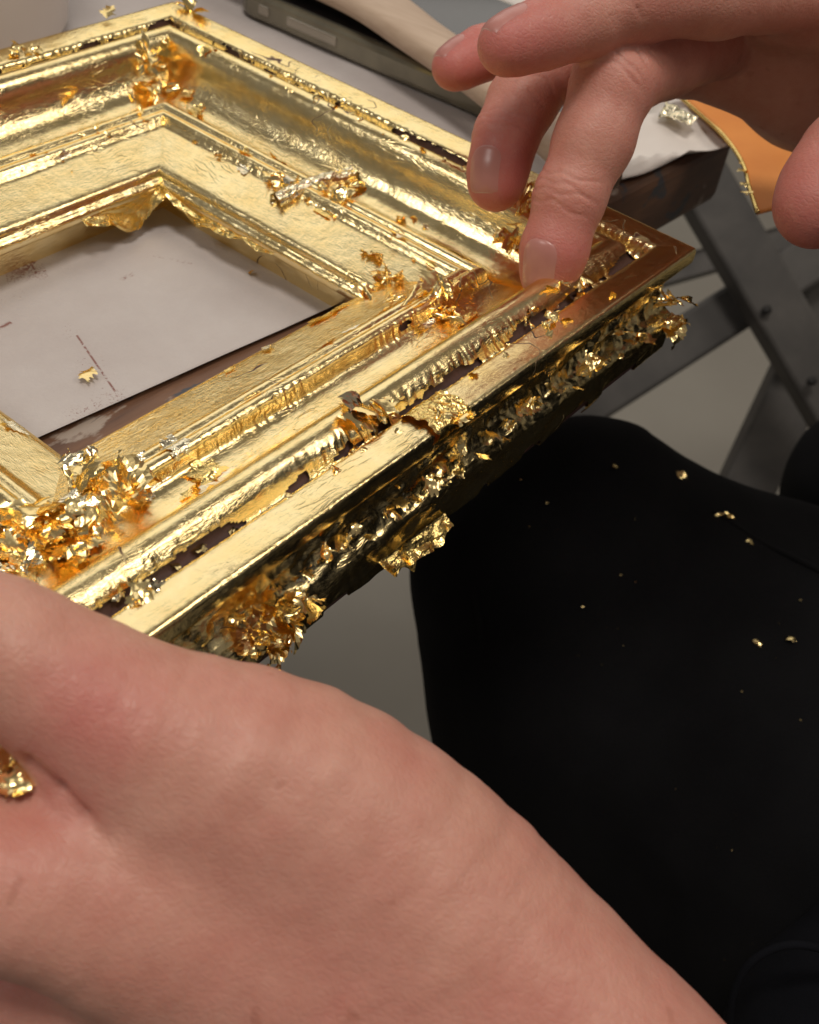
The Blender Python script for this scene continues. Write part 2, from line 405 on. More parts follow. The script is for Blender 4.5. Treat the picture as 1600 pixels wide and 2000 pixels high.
for kind in range(4):
    Lr = FA if kind in (0, 2) else FB
    # wooden core with red bole
    Q, _ = resample(PROF, .6)
    nrm = np.gradient(Q, axis=0); nrm = np.stack([-nrm[:, 1], nrm[:, 0]], 1); nrm /= np.linalg.norm(nrm, axis=1)[:, None] + 1e-9
    K = Q - nrm * .55
    V = []; F = []; n = len(K); ns = 12
    for i in range(ns + 1):
        for j in range(n):
            d = K[j, 0] * S; s = d + (Lr - 2 * d) * i / ns
            V.append(rail_point(kind, s, d, K[j, 1] * S))
    for i in range(ns):
        for j in range(n):
            j2 = (j + 1) % n
            q = (i * n + j, (i + 1) * n + j, (i + 1) * n + j2, i * n + j2)
            F.append(q if kind in (0, 3) else q[::-1])
    core = mesh_obj('rail', V, F, M['bole']); child(core, frame); core['label'] = LAB[kind]
    RAILS.append(core)
    # the leaf: a fine skin over the core, pleated in the hollows, torn where it bridges them
    step = .42 if kind < 2 else .55
    Q, arc = resample(PROF, step)
    nrm = np.gradient(Q, axis=0); nrm = np.stack([-nrm[:, 1], nrm[:, 0]], 1); nrm /= np.linalg.norm(nrm, axis=1)[:, None] + 1e-9
    ns = int(Lr * 1000 / (step * 1.0)); n = len(Q)
    tt = np.linspace(0, 1, ns + 1)[:, None]
    d0 = Q[None, :, 0]; h0 = Q[None, :, 1]
    s0 = (d0 * S + (Lr - 2 * d0 * S) * tt) * 1000          # mm along the rail
    A_ = np.broadcast_to(arc[None, :], s0.shape); D_ = np.broadcast_to(d0, s0.shape); H_ = np.broadcast_to(h0, s0.shape)
    sd = kind * 100 + 7
    ledge = np.clip((-10.5 - H_) / 2, 0, 1) * ((H_ > -20.4) & (D_ < 6))
    lowface = ((H_ <= -20.4) & (D_ < 3)).astype(float)
    inner = ((D_ > 60.3)).astype(float)
    top = (1 - ledge) * (1 - lowface) * (1 - inner)
    gv = 12.0 if kind in (0, 3) else 9.9
    pl = bands(D_, (gv, 2.0, 1.0), (38.4, 1.0, .6), (36.8, 1.2, .25), (46.0, .8, .35), (42.3, .5, .2), (8.6, .5, .2)) * top
    pl = pl * np.clip(2.6 * fbm(s0 * .045, A_ * .02, sd + 81, 2) - .75, .08, 1)
    pl = np.maximum(pl, ledge * .12)
    # pleats run across the rail, fanned by a slow drift
    drift = 2.2 * fbm(s0 * .09, A_ * .12, sd + 1)
    ple = .8 * (ridged(s0 * .75 + drift, A_ * .10 + drift, sd + 2) - .5) + .7 * (ridged(s0 * 1.1 + drift * 3, A_ * .3 + drift, sd + 3) - .5)
    cr = ridged(s0 * .28 + 1.5 * vnoise(s0 * .2, A_ * .2, sd), A_ * .30, sd + 4) + .6 * ridged(s0 * .55, A_ * .6 + s0 * .25, sd + 5) + .3 * ridged(s0 * 1.2 - A_ * .4, A_ * 1.1, sd + 6)
    disp = .05 * (fbm(s0 * .25, A_ * .35, sd + 8) - .5)
    disp = disp + .02 * (ridged(s0 * .8, A_ * .45 + s0 * .3, sd + 9) - .5) * top
    disp = disp + pl * .58 * ple
    cl = ridged(s0 * .11 + 1.2 * vnoise(s0 * .1, A_ * .15, sd + 70), A_ * .17 + s0 * .03, sd + 71) + .5 * ridged(s0 * .27 - A_ * .1, A_ * .3 + s0 * .1, sd + 72) + .18 * ridged(s0 * .7, A_ * .6 - s0 * .3, sd + 73)
    disp = disp + ledge * 1.0 * (cl - .85)
    disp = disp + lowface * .4 * (cl - .85) + inner * .16 * (cl - .85)
    lift = bands(D_, (gv, 1.6, .9), (38.5, .8, .6), (46, .7, .35)) * top * fbm(s0 * .07, A_ * .03, sd + 10, 2)
    disp = disp + lift * 1.1
    endw = np.clip(np.minimum(tt, 1 - tt) * Lr * 1000 / 1.2, 0, 1)
    disp = disp * (.35 + .65 * endw)
    # torn holes
    tear = fbm(s0 * .075, A_ * .05, sd + 20, 2); jag = fbm(s0 * .33, A_ * .5, sd + 21, 3)
    hz = bands(D_, (gv - .3, 1.5, 1.0), (38.6, .55, .66), (46.1, .45, .45)) * top
    hole = hz * (tear * 1.25 + (jag - .5) * .75) > (.57 if kind in (0, 3) else .70)
    hz2 = bands(D_, (37.4, 1.1, 1.0), (33.5, 2.5, .75)) * top
    hole |= hz2 * (fbm(s0 * .10, A_ * .10, sd + 30, 2) + (jag - .5) * .7) > .84
    # ragged bottom hem of the leaf
    hem = (H_ < -29.5) & (D_ < 4)
    hole |= hem & (fbm(s0 * .12, s0 * 0 + 3, sd + 50, 3) > .52 + (H_ + 33) * .03)
    jx = (fbm(s0 * 1.7, A_ * 1.7, sd + 60, 2) - .5) * .5
    dd_ = D_ + nrm[None, :, 0] * disp; hh_ = H_ + nrm[None, :, 1] * disp
    ss = s0 / 1000 + jx * .0004 * endw
    PT = rail_point(kind, ss, dd_ * S, hh_ * S).reshape(-1, 3)
    idx = np.arange((ns + 1) * n).reshape(ns + 1, n)
    quad = np.stack([idx[:-1, :-1], idx[1:, :-1], idx[1:, 1:], idx[:-1, 1:]], -1)
    keep = ~(hole[:-1, :-1] | (hole[1:, 1:] & hole[:-1, 1:]))
    quad = quad[keep]
    if kind not in (0, 3): quad = quad[:, ::-1]
    me = bpy.data.meshes.new('gold_leaf')
    me.vertices.add(len(PT)); me.vertices.foreach_set('co', PT.astype(np.float32).ravel())
    me.loops.add(quad.size); me.loops.foreach_set('vertex_index', quad.astype(np.int32).ravel())
    me.polygons.add(len(quad)); me.polygons.foreach_set('loop_start', np.arange(0, quad.size, 4, dtype=np.int32))
    me.polygons.foreach_set('use_smooth', np.ones(len(quad), bool))
    uvl = me.uv_layers.new(name='mm')
    uvp = np.stack([s0 + kind * 311, A_ + kind * 77], -1).reshape(-1, 2)[quad.ravel()]
    uvl.data.foreach_set('uv', uvp.astype(np.float32).ravel())
    me.materials.append(M['leaf']); me.update(calc_edges=True); me.validate()
    lf = bpy.data.objects.new('gold_leaf', me); COL.objects.link(lf); lf.parent = core
    # frame empty offset is already in core's parent inverse
    lf.matrix_parent_inverse = Matrix.Identity(4)

def rail_of(q):
    k = [q[1], -q[0], FB - q[1], FA + q[0]]
    return RAILS[int(np.argmin(k))]

# ------------------------------------------------------------------ crumpled scraps of leaf
rng = random.Random(11); nrg = np.random.default_rng(5)
def scrap_mesh(name, seed, m=11, aspect=1.0, folds=6, curl=1.2, amp=.32, mat='scrap', jag=.35, smooth=False):
    r = np.random.default_rng(seed)
    gx, gy = np.meshgrid(np.linspace(-1, 1, m), np.linspace(-1, 1, m), indexing='ij')
    gx = gx + r.uniform(-.35, .35, gx.shape) / m * 1.6; gy = gy + r.uniform(-.35, .35, gx.shape) / m * 1.6
    z = np.zeros_like(gx)
    for k in range(folds):
        a = r.uniform(0, 2 * np.pi); c = r.uniform(-.6, .6); t = gx * np.cos(a) + gy * np.sin(a) - c
        z += r.uniform(-1, 1) * amp * np.abs(t) * 1.2
    z += amp * .5 * (fbm(gx * 2 + seed, gy * 2, seed, 2) - .5) + amp * .5 * (ridged(gx * 2.0 + seed, gy * 2.0 + gx, seed + 3) - .5) + amp * .13 * (ridged(gx * 5 + seed, gy * 5, seed + 5) - .5)
    th = np.arctan2(gy, gx); rad = np.hypot(gx, gy)
    lim = 1.0 - jag * 1.2 * fbm(th * 1.6 + 9, th * 0 + seed, seed + 1) - jag * .9 * vnoise(th * 5 + 20, th * 0 + seed, seed + 2)
    X = gx * aspect; Y = gy.copy()
    # curl about y, then about a slanted axis
    if curl:
        ang = X * curl; Rr = 1 / curl
        X2 = (Rr + z) * np.sin(ang); Z2 = (Rr + z) * np.cos(ang) - Rr
        X, z = X2, Z2
    P = np.stack([X, Y, z], -1).reshape(-1, 3)
    idx = np.arange(m * m).reshape(m, m); F = []
    for i in range(m - 1):
        for j in range(m - 1):
            for tri in ((idx[i, j], idx[i + 1, j], idx[i + 1, j + 1]), (idx[i, j], idx[i + 1, j + 1], idx[i, j + 1])):
                if all(rad.ravel()[v] < max(lim.ravel()[v], .25) + .12 for v in tri): F.append(tri)
    used = sorted({v for f in F for v in f}); mp = {v: i for i, v in enumerate(used)}
    P = P[used]; F = [tuple(mp[v] for v in f) for f in F]
    P = P - P.mean(0)
    me = bpy.data.meshes.new(name); me.from_pydata([tuple(p) for p in P], [], F); me.materials.append(M[mat]); me.update()
    if smooth: me.polygons.foreach_set('use_smooth', [True] * len(me.polygons))
    return me
FLAT = [scrap_mesh('gold_scrap', 20 + k, 19, 1.0, 3, 1.1, .20, jag=.5, smooth=True) for k in range(8)]
CRUMP = [scrap_mesh('gold_scrap', 40 + k, 17, 1.0, 6, 2.2, .50) for k in range(6)]
RIB = [scrap_mesh('gold_ribbon', 60 + k, 15, .36, 3, 2.6, .16, jag=.45, smooth=True) for k in range(6)]
PALE = [scrap_mesh('gold_scrap', 80 + k, 17, 1.0, 4, 1.5, .30, 'scrap_pale', jag=.5) for k in range(4)]
SMALL = [scrap_mesh('gold_scrap', 95 + k, 6, 1.0, 4, .8, .4) for k in range(5)]
def place_scrap(me, q, size, parent, up=None, flat=.5, name='gold_scrap', lift=.25):
    """a scrap at point q, turned at random, more upright as flat falls to 0"""
    e = Matrix.Rotation(rng.uniform(0, 6.283), 4, 'Z')
    tilt = Matrix.Rotation(rng.uniform(-1, 1) * (1 - flat) * 1.55, 4, Vector((rng.uniform(-1, 1), rng.uniform(-1, 1), 0.01)).normalized())
    e2 = Matrix.Rotation(rng.uniform(0, 6.283), 4, 'Z')
    sc = Matrix.Diagonal((size * rng.uniform(.8, 1.2), size * rng.uniform(.8, 1.2), size * rng.uniform(.7, 1.1), 1))
    o = bpy.data.objects.new(name, me); COL.objects.link(o)
    mw = Matrix.Translation(Vector(q) + Vector((0, 0, size * lift))) @ e2 @ tilt @ e @ sc
    if parent is not None:
        o.parent = parent
        o.matrix_parent_inverse = Matrix.Translation(frame.location).inverted() if False else Matrix.Identity(4)
        o.matrix_basis = mw
    else: o.matrix_world = mw
    return o
def cluster(px, py, rx, ry, n, smin, smax, kinds, flat=.4, lift=.3):
    for k in range(n):
        a = rng.uniform(0, 6.283); rr = math.sqrt(rng.random())
        q, d = on_frame(px + rx * rr * math.cos(a), py + ry * rr * math.sin(a))
        if d > 61: continue
        place_scrap(rng.choice(kinds), q, rng.uniform(smin, smax) * .001, rail_of(q), flat=flat, lift=lift)
# (centre in the picture, spread, count, half sizes in mm)
cluster(300, 120, 26, 60, 12, 4, 7.5, RIB, .0, .45)
cluster(270, 195, 35, 28, 8, 2.5, 5, RIB + CRUMP, .2, .4)
cluster(335, 165, 16, 40, 5, 3, 5, RIB + FLAT, .1, .5)
cluster(395, 18, 40, 14, 6, 3, 5.5, FLAT + CRUMP, .4)
cluster(215, 30, 12, 14, 3, 3, 4.5, RIB + FLAT, .1, .6)
cluster(60, 98, 60, 14, 6, 2.5, 4.5, FLAT, .5)
cluster(140, 190, 12, 30, 4, 2.5, 4.5, RIB, .0, .5)
cluster(560, 350, 55, 20, 5, 2, 3.6, CRUMP + FLAT, .4)
cluster(520, 355, 20, 18, 3, 2.2, 3.2, RIB, .3)
cluster(665, 378, 40, 16, 5, 2, 3.6, CRUMP, .4)
cluster(735, 500, 24, 14, 4, 2, 3.2, CRUMP + FLAT, .3)
cluster(745, 572, 50, 28, 9, 3, 5.2, CRUMP + RIB + FLAT, .3)
cluster(850, 590, 60, 42, 14, 3.5, 6, RIB + FLAT + FLAT, .35)
cluster(890, 555, 45, 22, 8, 1.8, 3.2, RIB + PALE, .3)
cluster(790, 440, 60, 26, 6, 1.4, 2.8, FLAT + PALE, .5)
cluster(1008, 475, 30, 34, 10, 3.5, 6, FLAT + PALE + CRUMP, .25)
cluster(1050, 385, 24, 24, 7, 3, 5, CRUMP + FLAT, .3)
cluster(1120, 570, 55, 22, 8, 2, 3.6, CRUMP + FLAT, .3)
cluster(1050, 620, 40, 20, 5, 1.8, 3, CRUMP, .4)
cluster(720, 812, 44, 28, 7, 3.5, 6.5, PALE + FLAT, .3, .35)
cluster(150, 890, 38, 20, 6, 2, 3.2, PALE, .3)
cluster(200, 950, 85, 34, 13, 4, 7, FLAT + FLAT + RIB + CRUMP, .45, .25)
cluster(270, 950, 26, 40, 5, 2.6, 4.0, FLAT, .1, .5)
cluster(90, 1035, 95, 52, 22, 4, 7.5, FLAT + FLAT + FLAT + CRUMP, .5, .2)
cluster(60, 1075, 70, 40, 8, 3, 6, FLAT + PALE, .5, .3)
cluster(160, 1070, 45, 40, 8, 2.4, 4, FLAT + PALE, .3)
cluster(30, 1130, 50, 25, 6, 2.4, 4, PALE, .4)
cluster(270, 1165, 60, 20, 6, 2, 3.6, PALE + FLAT, .4)
cluster(1310, 610, 30, 45, 9, 2.6, 4.4, CRUMP, .3)
cluster(560, 1195, 60, 40, 16, 2.4, 4.4, CRUMP + FLAT, .3)
cluster(530, 1265, 45, 30, 10, 2.2, 3.8, CRUMP, .3)
cluster(880, 815, 40, 20, 5, 2.4, 3.6, CRUMP + FLAT, .4)
for t in np.linspace(0, 1, 44):                            # all along the outer ledge
    x = 1290 + (480 - 1290) * t; y = 625 + (1215 - 625) * t
    cluster(x, y - 2, 24, 18, 1, 1.6, 3.8, FLAT + FLAT + RIB + CRUMP, .45, .12)
for t in np.linspace(0, 1, 16):                            # outer groove of the near rail
    cluster(1180 - 900 * t, 580 + 575 * t, 22, 10, 1, 1.0, 2.0, FLAT + SMALL, .5, .2)
for t in np.linspace(0, 1, 14):
    cluster(420 + 480 * t, 95 + 235 * t, 18, 10, 1, 1.0, 2.2, FLAT + SMALL, .5, .2)
for t in np.linspace(0, 1, 12):
    cluster(360 + 480 * t, 275 + 240 * t, 30, 14, 1, 1.0, 2.0, FLAT + SMALL, .5, .2)
for t in np.linspace(0, 1, 12):
    cluster(290 - 290 * t, 260 + 80 * t, 20, 60, 1, .8, 2.0, SMALL + FLAT, .5, .2)

PROF_Q, PROF_A = resample(PROF, .3)
PROF_N = np.gradient(PROF_Q, axis=0); PROF_N = np.stack([-PROF_N[:, 1], PROF_N[:, 0]], 1); PROF_N /= np.linalg.norm(PROF_N, axis=1)[:, None] + 1e-9
def arc_of(d, low=False):
    k = (PROF_Q[:, 1] < -8) & (PROF_Q[:, 0] < 8) if low else (PROF_Q[:, 1] > -20.5) & ~((PROF_Q[:, 1] < -5.5) & (PROF_Q[:, 0] < 6))
    return float(PROF_A[np.argmin(np.where(k, np.abs(PROF_Q[:, 0] - d), 99))])
def leaf_flap(kind, s_mm, a_mm, ls, la, seed, curl, mat='foil'):
    """a torn overlap of leaf lying on the moulding, its ragged rim lifting off"""
    m_ = 19; gx, gy = np.meshgrid(np.linspace(-1, 1, m_), np.linspace(-1, 1, m_), indexing='ij')
    th = np.arctan2(gy, gx); rho = np.hypot(gx, gy)
    lim = 1.05 - .55 * fbm(th * 1.5 + 9, th * 0 + seed, seed, 2) - .3 * vnoise(th * 5 + 20, th * 0 + seed, seed + 2)
    ss = s_mm + gx * ls; aa = a_mm + gy * la + .25 * la * gx * math.sin(seed)
    side = math.cos(seed * 2.4) * gx + math.sin(seed * 2.4) * gy
    off = .25 + curl * np.clip(side, 0, 1.4) ** 2 + .35 * curl * rho ** 3 + .2 * (ridged(ss * .3 + seed, aa * .3, seed + 5) - .4) + .06 * (ridged(ss * 1.1, aa * 1.1 + ss * .4, seed + 6) - .5)
    d = np.interp(aa, PROF_A, PROF_Q[:, 0]); h = np.interp(aa, PROF_A, PROF_Q[:, 1])
    nx_ = np.interp(aa, PROF_A, PROF_N[:, 0]); nh = np.interp(aa, PROF_A, PROF_N[:, 1])
    P = rail_point(kind, ss / 1000, (d + nx_ * off) * S, (h + nh * off) * S).reshape(-1, 3)
    Lr = (FA if kind in (0, 2) else FB) * 1000
    okv = ((rho < lim) & (ss > d * .9 + .5) & (ss < Lr - d * .9 - .5)).ravel()
    idx = np.arange(m_ * m_).reshape(m_, m_); F = []
    for i in range(m_ - 1):
        for j in range(m_ - 1):
            for t3 in ((idx[i, j], idx[i + 1, j], idx[i + 1, j + 1]), (idx[i, j], idx[i + 1, j + 1], idx[i, j + 1])):
                if okv[list(t3)].all(): F.append(t3)
    if len(F) < 30: return
    used = sorted({v for f in F for v in f}); mp = {v: i for i, v in enumerate(used)}
    o = mesh_obj('leaf_flap', P[used], [tuple(mp[v] for v in f) for f in F], M[mat], None, smooth=True); o.parent = RAILS[kind]
fr = random.Random(8)
for kind, n_ in ((0, 34), (1, 20), (2, 14), (3, 8)):
    Lr = (FA if kind in (0, 2) else FB) * 1000
    for k in range(n_):
        if kind == 0 and k < 16: a_ = arc_of(fr.uniform(1, 4.5), True) + fr.uniform(-1.5, 1.5)
        else: a_ = arc_of(fr.choice([9.5, 10.5, 12.5, 13, 36.5, 38, 38.6, 42.5, 45.5, 46.2, 47, 58, 8.5]))
        leaf_flap(kind, fr.uniform(12, Lr - 12), a_, fr.uniform(2.0, 6.5), fr.uniform(1.2, 3.2), 200 + kind * 60 + k, fr.uniform(.3, 1.5), fr.choice(['foil', 'foil', 'foil_pale']))

for k in range(11): leaf_flap(0, fr.uniform(126, 158), arc_of(fr.uniform(22, 46)), fr.uniform(5, 10), fr.uniform(3, 6), 500 + k, fr.uniform(1, 3), fr.choice(['foil', 'foil_pale']))
for k in range(9): leaf_flap(3, fr.uniform(28, 62), arc_of(fr.uniform(20, 46)), fr.uniform(4, 8), fr.uniform(3, 6), 520 + k, fr.uniform(1, 3), 'foil')
for k in range(8): leaf_flap(0, fr.uniform(45, 64), arc_of(fr.uniform(30, 47)), fr.uniform(3, 6), fr.uniform(2, 4), 540 + k, fr.uniform(.8, 2.4), 'foil')
for k in range(6): leaf_flap(1, FB * 1000 - fr.uniform(30, 48), arc_of(fr.uniform(18, 38)), fr.uniform(2.5, 5), fr.uniform(2, 5), 560 + k, fr.uniform(.8, 2.2), 'foil')
for k in range(12): leaf_flap(1, fr.uniform(30, 130), arc_of(fr.choice([9.5, 36, 39, 44, 47])), fr.uniform(3, 7), fr.uniform(1.5, 3), 580 + k, fr.uniform(.5, 2), fr.choice(['foil', 'foil_pale']))

def crumpled_strip(name, P0, P1, drop, seed, parent, mat='foil', n=60, m=9, out=(0, 0, 0), amp=.0012):
    """loose leaf hanging from an edge: a strip from P0 to P1 with a torn lower hem"""
    P0, P1 = np.array(P0, float), np.array(P1, float); out = np.array(out, float)
    V = []; F = []
    ax = (P1 - P0); ln = np.linalg.norm(ax); side = np.cross(ax / ln, [0, 0, 1.])
    for i in range(n + 1):
        t = i / n; dr = drop * (.1 + 1.5 * float(fbm(np.array(t * 4.), np.array(seed * 1.), seed, 2)) ** 1.3) * (math.sin(math.pi * min(max(t, .02), .98)) ** .5)
        for j in range(m):
            f = j / (m - 1)
            w = amp * f ** .7 * float(ridged(np.array(t * ln / .007 + .9 * f), np.array(f * 2.2), seed) - .5 + .6 * (ridged(np.array(t * ln / .0031 + 1.6 * f), np.array(f * 4.), seed + 1) - .5)) * 2
            V.append(P0 + ax * t + np.array([0, 0, -dr * f]) + out * f + side * w)
    for i in range(n):
        for j in range(m - 1):
            F.append((i * m + j, (i + 1) * m + j, (i + 1) * m + j + 1, i * m + j + 1))
    o = mesh_obj(name, V, F, M[mat], None, smooth=False); o.parent = parent; return o
# loose leaf hanging inside the opening and under the outer edge
i0 = 61.9 * S
crumpled_strip('hanging_leaf', (-i0 + .0005, FB - i0 - .003, -20 * S), (-i0 + .0005, FB - i0 - .042, -20.5 * S), .0045, 3, RAILS[1], out=(-.0015, 0, 0), amp=.0006)
crumpled_strip('hanging_leaf', (-i0 + .002, FB - i0, -20 * S), (-i0 - .026, FB - i0, -20.5 * S), .0085, 8, RAILS[2], out=(0, -.0025, 0), amp=.0006)
crumpled_strip('hanging_leaf', (-.092, .0002, -29 * S), (-.113, .0002, -28 * S), .010, 12, RAILS[0], out=(0, -.004, 0), amp=.0012)

def foil_roll(name, a, b, r, turns, seed, parent, mat='foil', mr=36, n=26, rough=.0006):
    """a rolled scrap of leaf lying from a to b"""
    a, b = Vector(a), Vector(b); d = (b - a); L_ = d.length; d.normalize()
    s = d.cross(Vector((0, 0, 1))).normalized(); u = s.cross(d)
    V = []; F = []
    for i in range(n + 1):
        t = i / n; e = .0016 * (float(vnoise(np.array(t * 3.), np.array(1.), seed)) - .5)
        for j in range(mr + 1):
            f = j / mr; an = f * turns * 6.283 + seed
            rr = r * (1 - .35 * f) * (1 + .25 * float(vnoise(np.array(t * 9.), np.array(f * 9.), seed) - .5)) + rough * float(ridged(np.array(t * 11. + f * 3), np.array(f * 13.), seed + 2) - .5)
            off = L_ * .12 * (float(vnoise(np.array(f * 7.), np.array(2.), seed + 4)) - .5) * (1 if t in (0, 1) else 0)
            p = a + d * (t * L_ + off) + (s * math.cos(an) + u * math.sin(an)) * rr + u * e
            V.append(p)
    w = mr + 1
    for i in range(n):
        for j in range(mr):
            F.append((i * w + j, (i + 1) * w + j, (i + 1) * w + j + 1, i * w + j + 1))
    o = mesh_obj(name, V, F, M[mat], None, smooth=False); o.parent = parent; return o
qa, _ = on_frame(535, 402); qb, _ = on_frame(685, 352)
foil_roll('rolled_leaf', qa + np.array([0, 0, .0022]), qb + np.array([0, 0, .0022]), .0021, 1.2, 3, RAILS[1], 'foil_pale')
# a doubled sleeve of leaf wrapped over the outer bead of the near rail
def bead_sleeve(s0_, s1_, seed):
    V = []; F = []; sec = np.array([(8.9, -2.6), (8.7, -.2), (7.5, .55), (4.5, .95), (1.6, 1.15), (.2, .95), (-.6, .2), (-.7, -1.6), (.2, -3.8), (1.9, -6.6)])
    sec, _ = resample(sec, .5); m_ = len(sec); n_ = 44
    for i in range(n_ + 1):
        for j in range(m_):
            e0 = s0_ + 1.6 * (fbm(np.array(j * .25), np.array(1.), seed) - .5); e1 = s1_ + 5 * (fbm(np.array(j * .16), np.array(3.), seed) - .5)
            t = i / n_; s = e0 + (e1 - e0) * t
            g = (ridged(np.array(s * .45), np.array(j * .22 + s * .1), seed) - .5) * .9 + (ridged(np.array(s * 1.1), np.array(j * .5), seed + 1) - .5) * .35
            g = g * (.25 + .9 * math.exp(-((s - s0_) / 4) ** 2) + .4 * t)
            V.append(rail_point(0, s * .001, (sec[j, 0]) * S, (sec[j, 1] + .15 + float(g)) * S))
    for i in range(n_):
        for j in range(m_ - 1):
            F.append((i * m_ + j, (i + 1) * m_ + j, (i + 1) * m_ + j + 1, i * m_ + j + 1))
    o = mesh_obj('leaf_sleeve', V, F, M['foil'], None, smooth=False); o.parent = RAILS[0]
bead_sleeve(90.5, 100, 4)
for o in list(RAILS):
    for c in o.children:
        c.matrix_parent_inverse = Matrix.Identity(4)

# ------------------------------------------------------------------ hands: signed-distance bodies meshed by surface nets
def cone_sd(P, a, b, ra, rb):
    a = a.astype(np.float32); ba = b.astype(np.float32) - a; l2 = np.float32(ba @ ba + 1e-12)
    x = P[..., 0] - a[0]; y = P[..., 1] - a[1]; z = P[..., 2] - a[2]
    t = np.clip((x * ba[0] + y * ba[1] + z * ba[2]) / l2, 0, 1)
    x -= t * ba[0]; y -= t * ba[1]; z -= t * ba[2]
    return np.sqrt(x * x + y * y + z * z) - (np.float32(ra) + np.float32(rb - ra) * t)
def smin(a, b, k):
    h = np.clip(.5 + .5 * (b - a) / k, 0, 1)
    return b + (a - b) * h - k * h * (1 - h)
class Body:
    def __init__(s): s.groups = []; s.cuts = []
    def add_s(s, chain, kg=.004, sub=3):
        p = [np.array(c) for c in chain]; out = []
        for i in range(len(p) - 1):
            p0 = p[max(i - 1, 0)]; p1 = p[i]; p2 = p[i + 1]; p3 = p[min(i + 2, len(p) - 1)]
            for q in range(sub):
                t = q / sub; out.append(.5 * (2 * p1 + (p2 - p0) * t + (2 * p0 - 5 * p1 + 4 * p2 - p3) * t ** 2 + (3 * p1 - p0 - 3 * p2 + p3) * t ** 3))
        out.append(p[-1]); s.add([tuple(o) for o in out], .0006, kg)
    def add(s, chain, k=.004, kg=.004):
        s.groups.append(([(np.array(p[:3]), p[3]) for p in chain], k, kg))
    def cut(s, chain, k=.003): s.cuts.append(([(np.array(p[:3]), p[3]) for p in chain], k))
    def sd(s, P):
        tot = None
        for ch, k, kg in s.groups:
            g = None
            for (a, ra), (b, rb) in zip(ch[:-1], ch[1:]):
                d = cone_sd(P, a, b, ra, rb); g = d if g is None else smin(g, d, k)
            tot = g if tot is None else smin(tot, g, kg)
        for ch, k in s.cuts:
            for (a, ra), (b, rb) in zip(ch[:-1], ch[1:]):
                d = -cone_sd(P, a, b, ra, rb)
                tot = -smin(-tot, -d, k)
        return tot
    def bounds(s, pad=.010):
        pts = np.array([np.concatenate([c - r, c + r]) for ch, _, _ in s.groups for c, r in ch])
        return pts[:, :3].min(0) - pad, pts[:, 3:].max(0) + pad
def surface_nets(sdf, lo, hi, h):
    n = np.ceil((hi - lo) / h).astype(int) + 1
    ax = [lo[i] + h * np.arange(n[i]) for i in range(3)]
    G = np.empty(n, np.float32)
    for i in range(0, n[0], 16):
        X = np.stack(np.meshgrid(ax[0][i:i + 16], ax[1], ax[2], indexing='ij'), -1).astype(np.float32)
        G[i:i + 16] = sdf(X)
    ins = G < 0
    c = [G[dx:n[0] - 1 + dx, dy:n[1] - 1 + dy, dz:n[2] - 1 + dz] for dx in (0, 1) for dy in (0, 1) for dz in (0, 1)]
    neg = sum((k < 0).astype(np.int8) for k in c); act = (neg > 0) & (neg < 8)
    ci = np.argwhere(act); vid = -np.ones(act.shape, np.int64); vid[act] = np.arange(len(ci))
    cv = np.stack([k[act] for k in c], 1)
    off = np.array([(dx, dy, dz) for dx in (0, 1) for dy in (0, 1) for dz in (0, 1)], float)
    acc = np.zeros((len(ci), 3)); cnt = np.zeros(len(ci))
    for a in range(8):
        for b in range(a + 1, 8):
            if np.abs(off[a] - off[b]).sum() != 1: continue
            va, vb = cv[:, a], cv[:, b]; k = (va < 0) != (vb < 0)
            t = va[k] / (va[k] - vb[k]); acc[k] += off[a] + t[:, None] * (off[b] - off[a]); cnt[k] += 1
    V = lo + h * (ci + acc / cnt[:, None])
    F = []
    for axis in range(3):
        sl0 = [slice(None)] * 3; sl1 = [slice(None)] * 3
        sl0[axis] = slice(0, n[axis] - 1); sl1[axis] = slice(1, n[axis])
        e = np.argwhere(ins[tuple(sl0)] != ins[tuple(sl1)])
        u, v = [(1, 2), (2, 0), (0, 1)][axis]
        ok = (e[:, u] > 0) & (e[:, v] > 0) & (e[:, u] < n[u] - 1) & (e[:, v] < n[v] - 1); e = e[ok]
        def cid(du, dv):
            q = e.copy(); q[:, u] -= du; q[:, v] -= dv; return vid[q[:, 0], q[:, 1], q[:, 2]]
        q = np.stack([cid(1, 1), cid(0, 1), cid(0, 0), cid(1, 0)], 1)
        flip = ~ins[e[:, 0], e[:, 1], e[:, 2]]
        q[flip] = q[flip][:, ::-1]; F.append(q)
    return V, np.concatenate(F)
def subdivide(V, F):
    """split every quad in four"""
    n = len(V); E = np.stack([F, np.roll(F, -1, 1)], -1).reshape(-1, 2); E.sort(1)
    key, inv = np.unique(E[:, 0] * n + E[:, 1], return_inverse=True)
    mid_ = (V[key // n] + V[key % n]) / 2; cen = V[F].mean(1)
    e = inv.reshape(-1, 4) + n; c = n + len(key) + np.arange(len(F))
    Q = np.concatenate([np.stack([F[:, k], e[:, k], c, e[:, k - 1]], 1) for k in range(4)])
    return np.concatenate([V, mid_, cen]), Q
def sd_grad(body, P, e=.0005):
    P = P.astype(np.float32); b0 = body.sd(P)
    g = np.stack([body.sd(P + np.array(d, np.float32) * np.float32(e)) - b0 for d in ((1, 0, 0), (0, 1, 0), (0, 0, 1))], -1)
    return g / (np.linalg.norm(g, axis=-1, keepdims=True) + 1e-9), b0
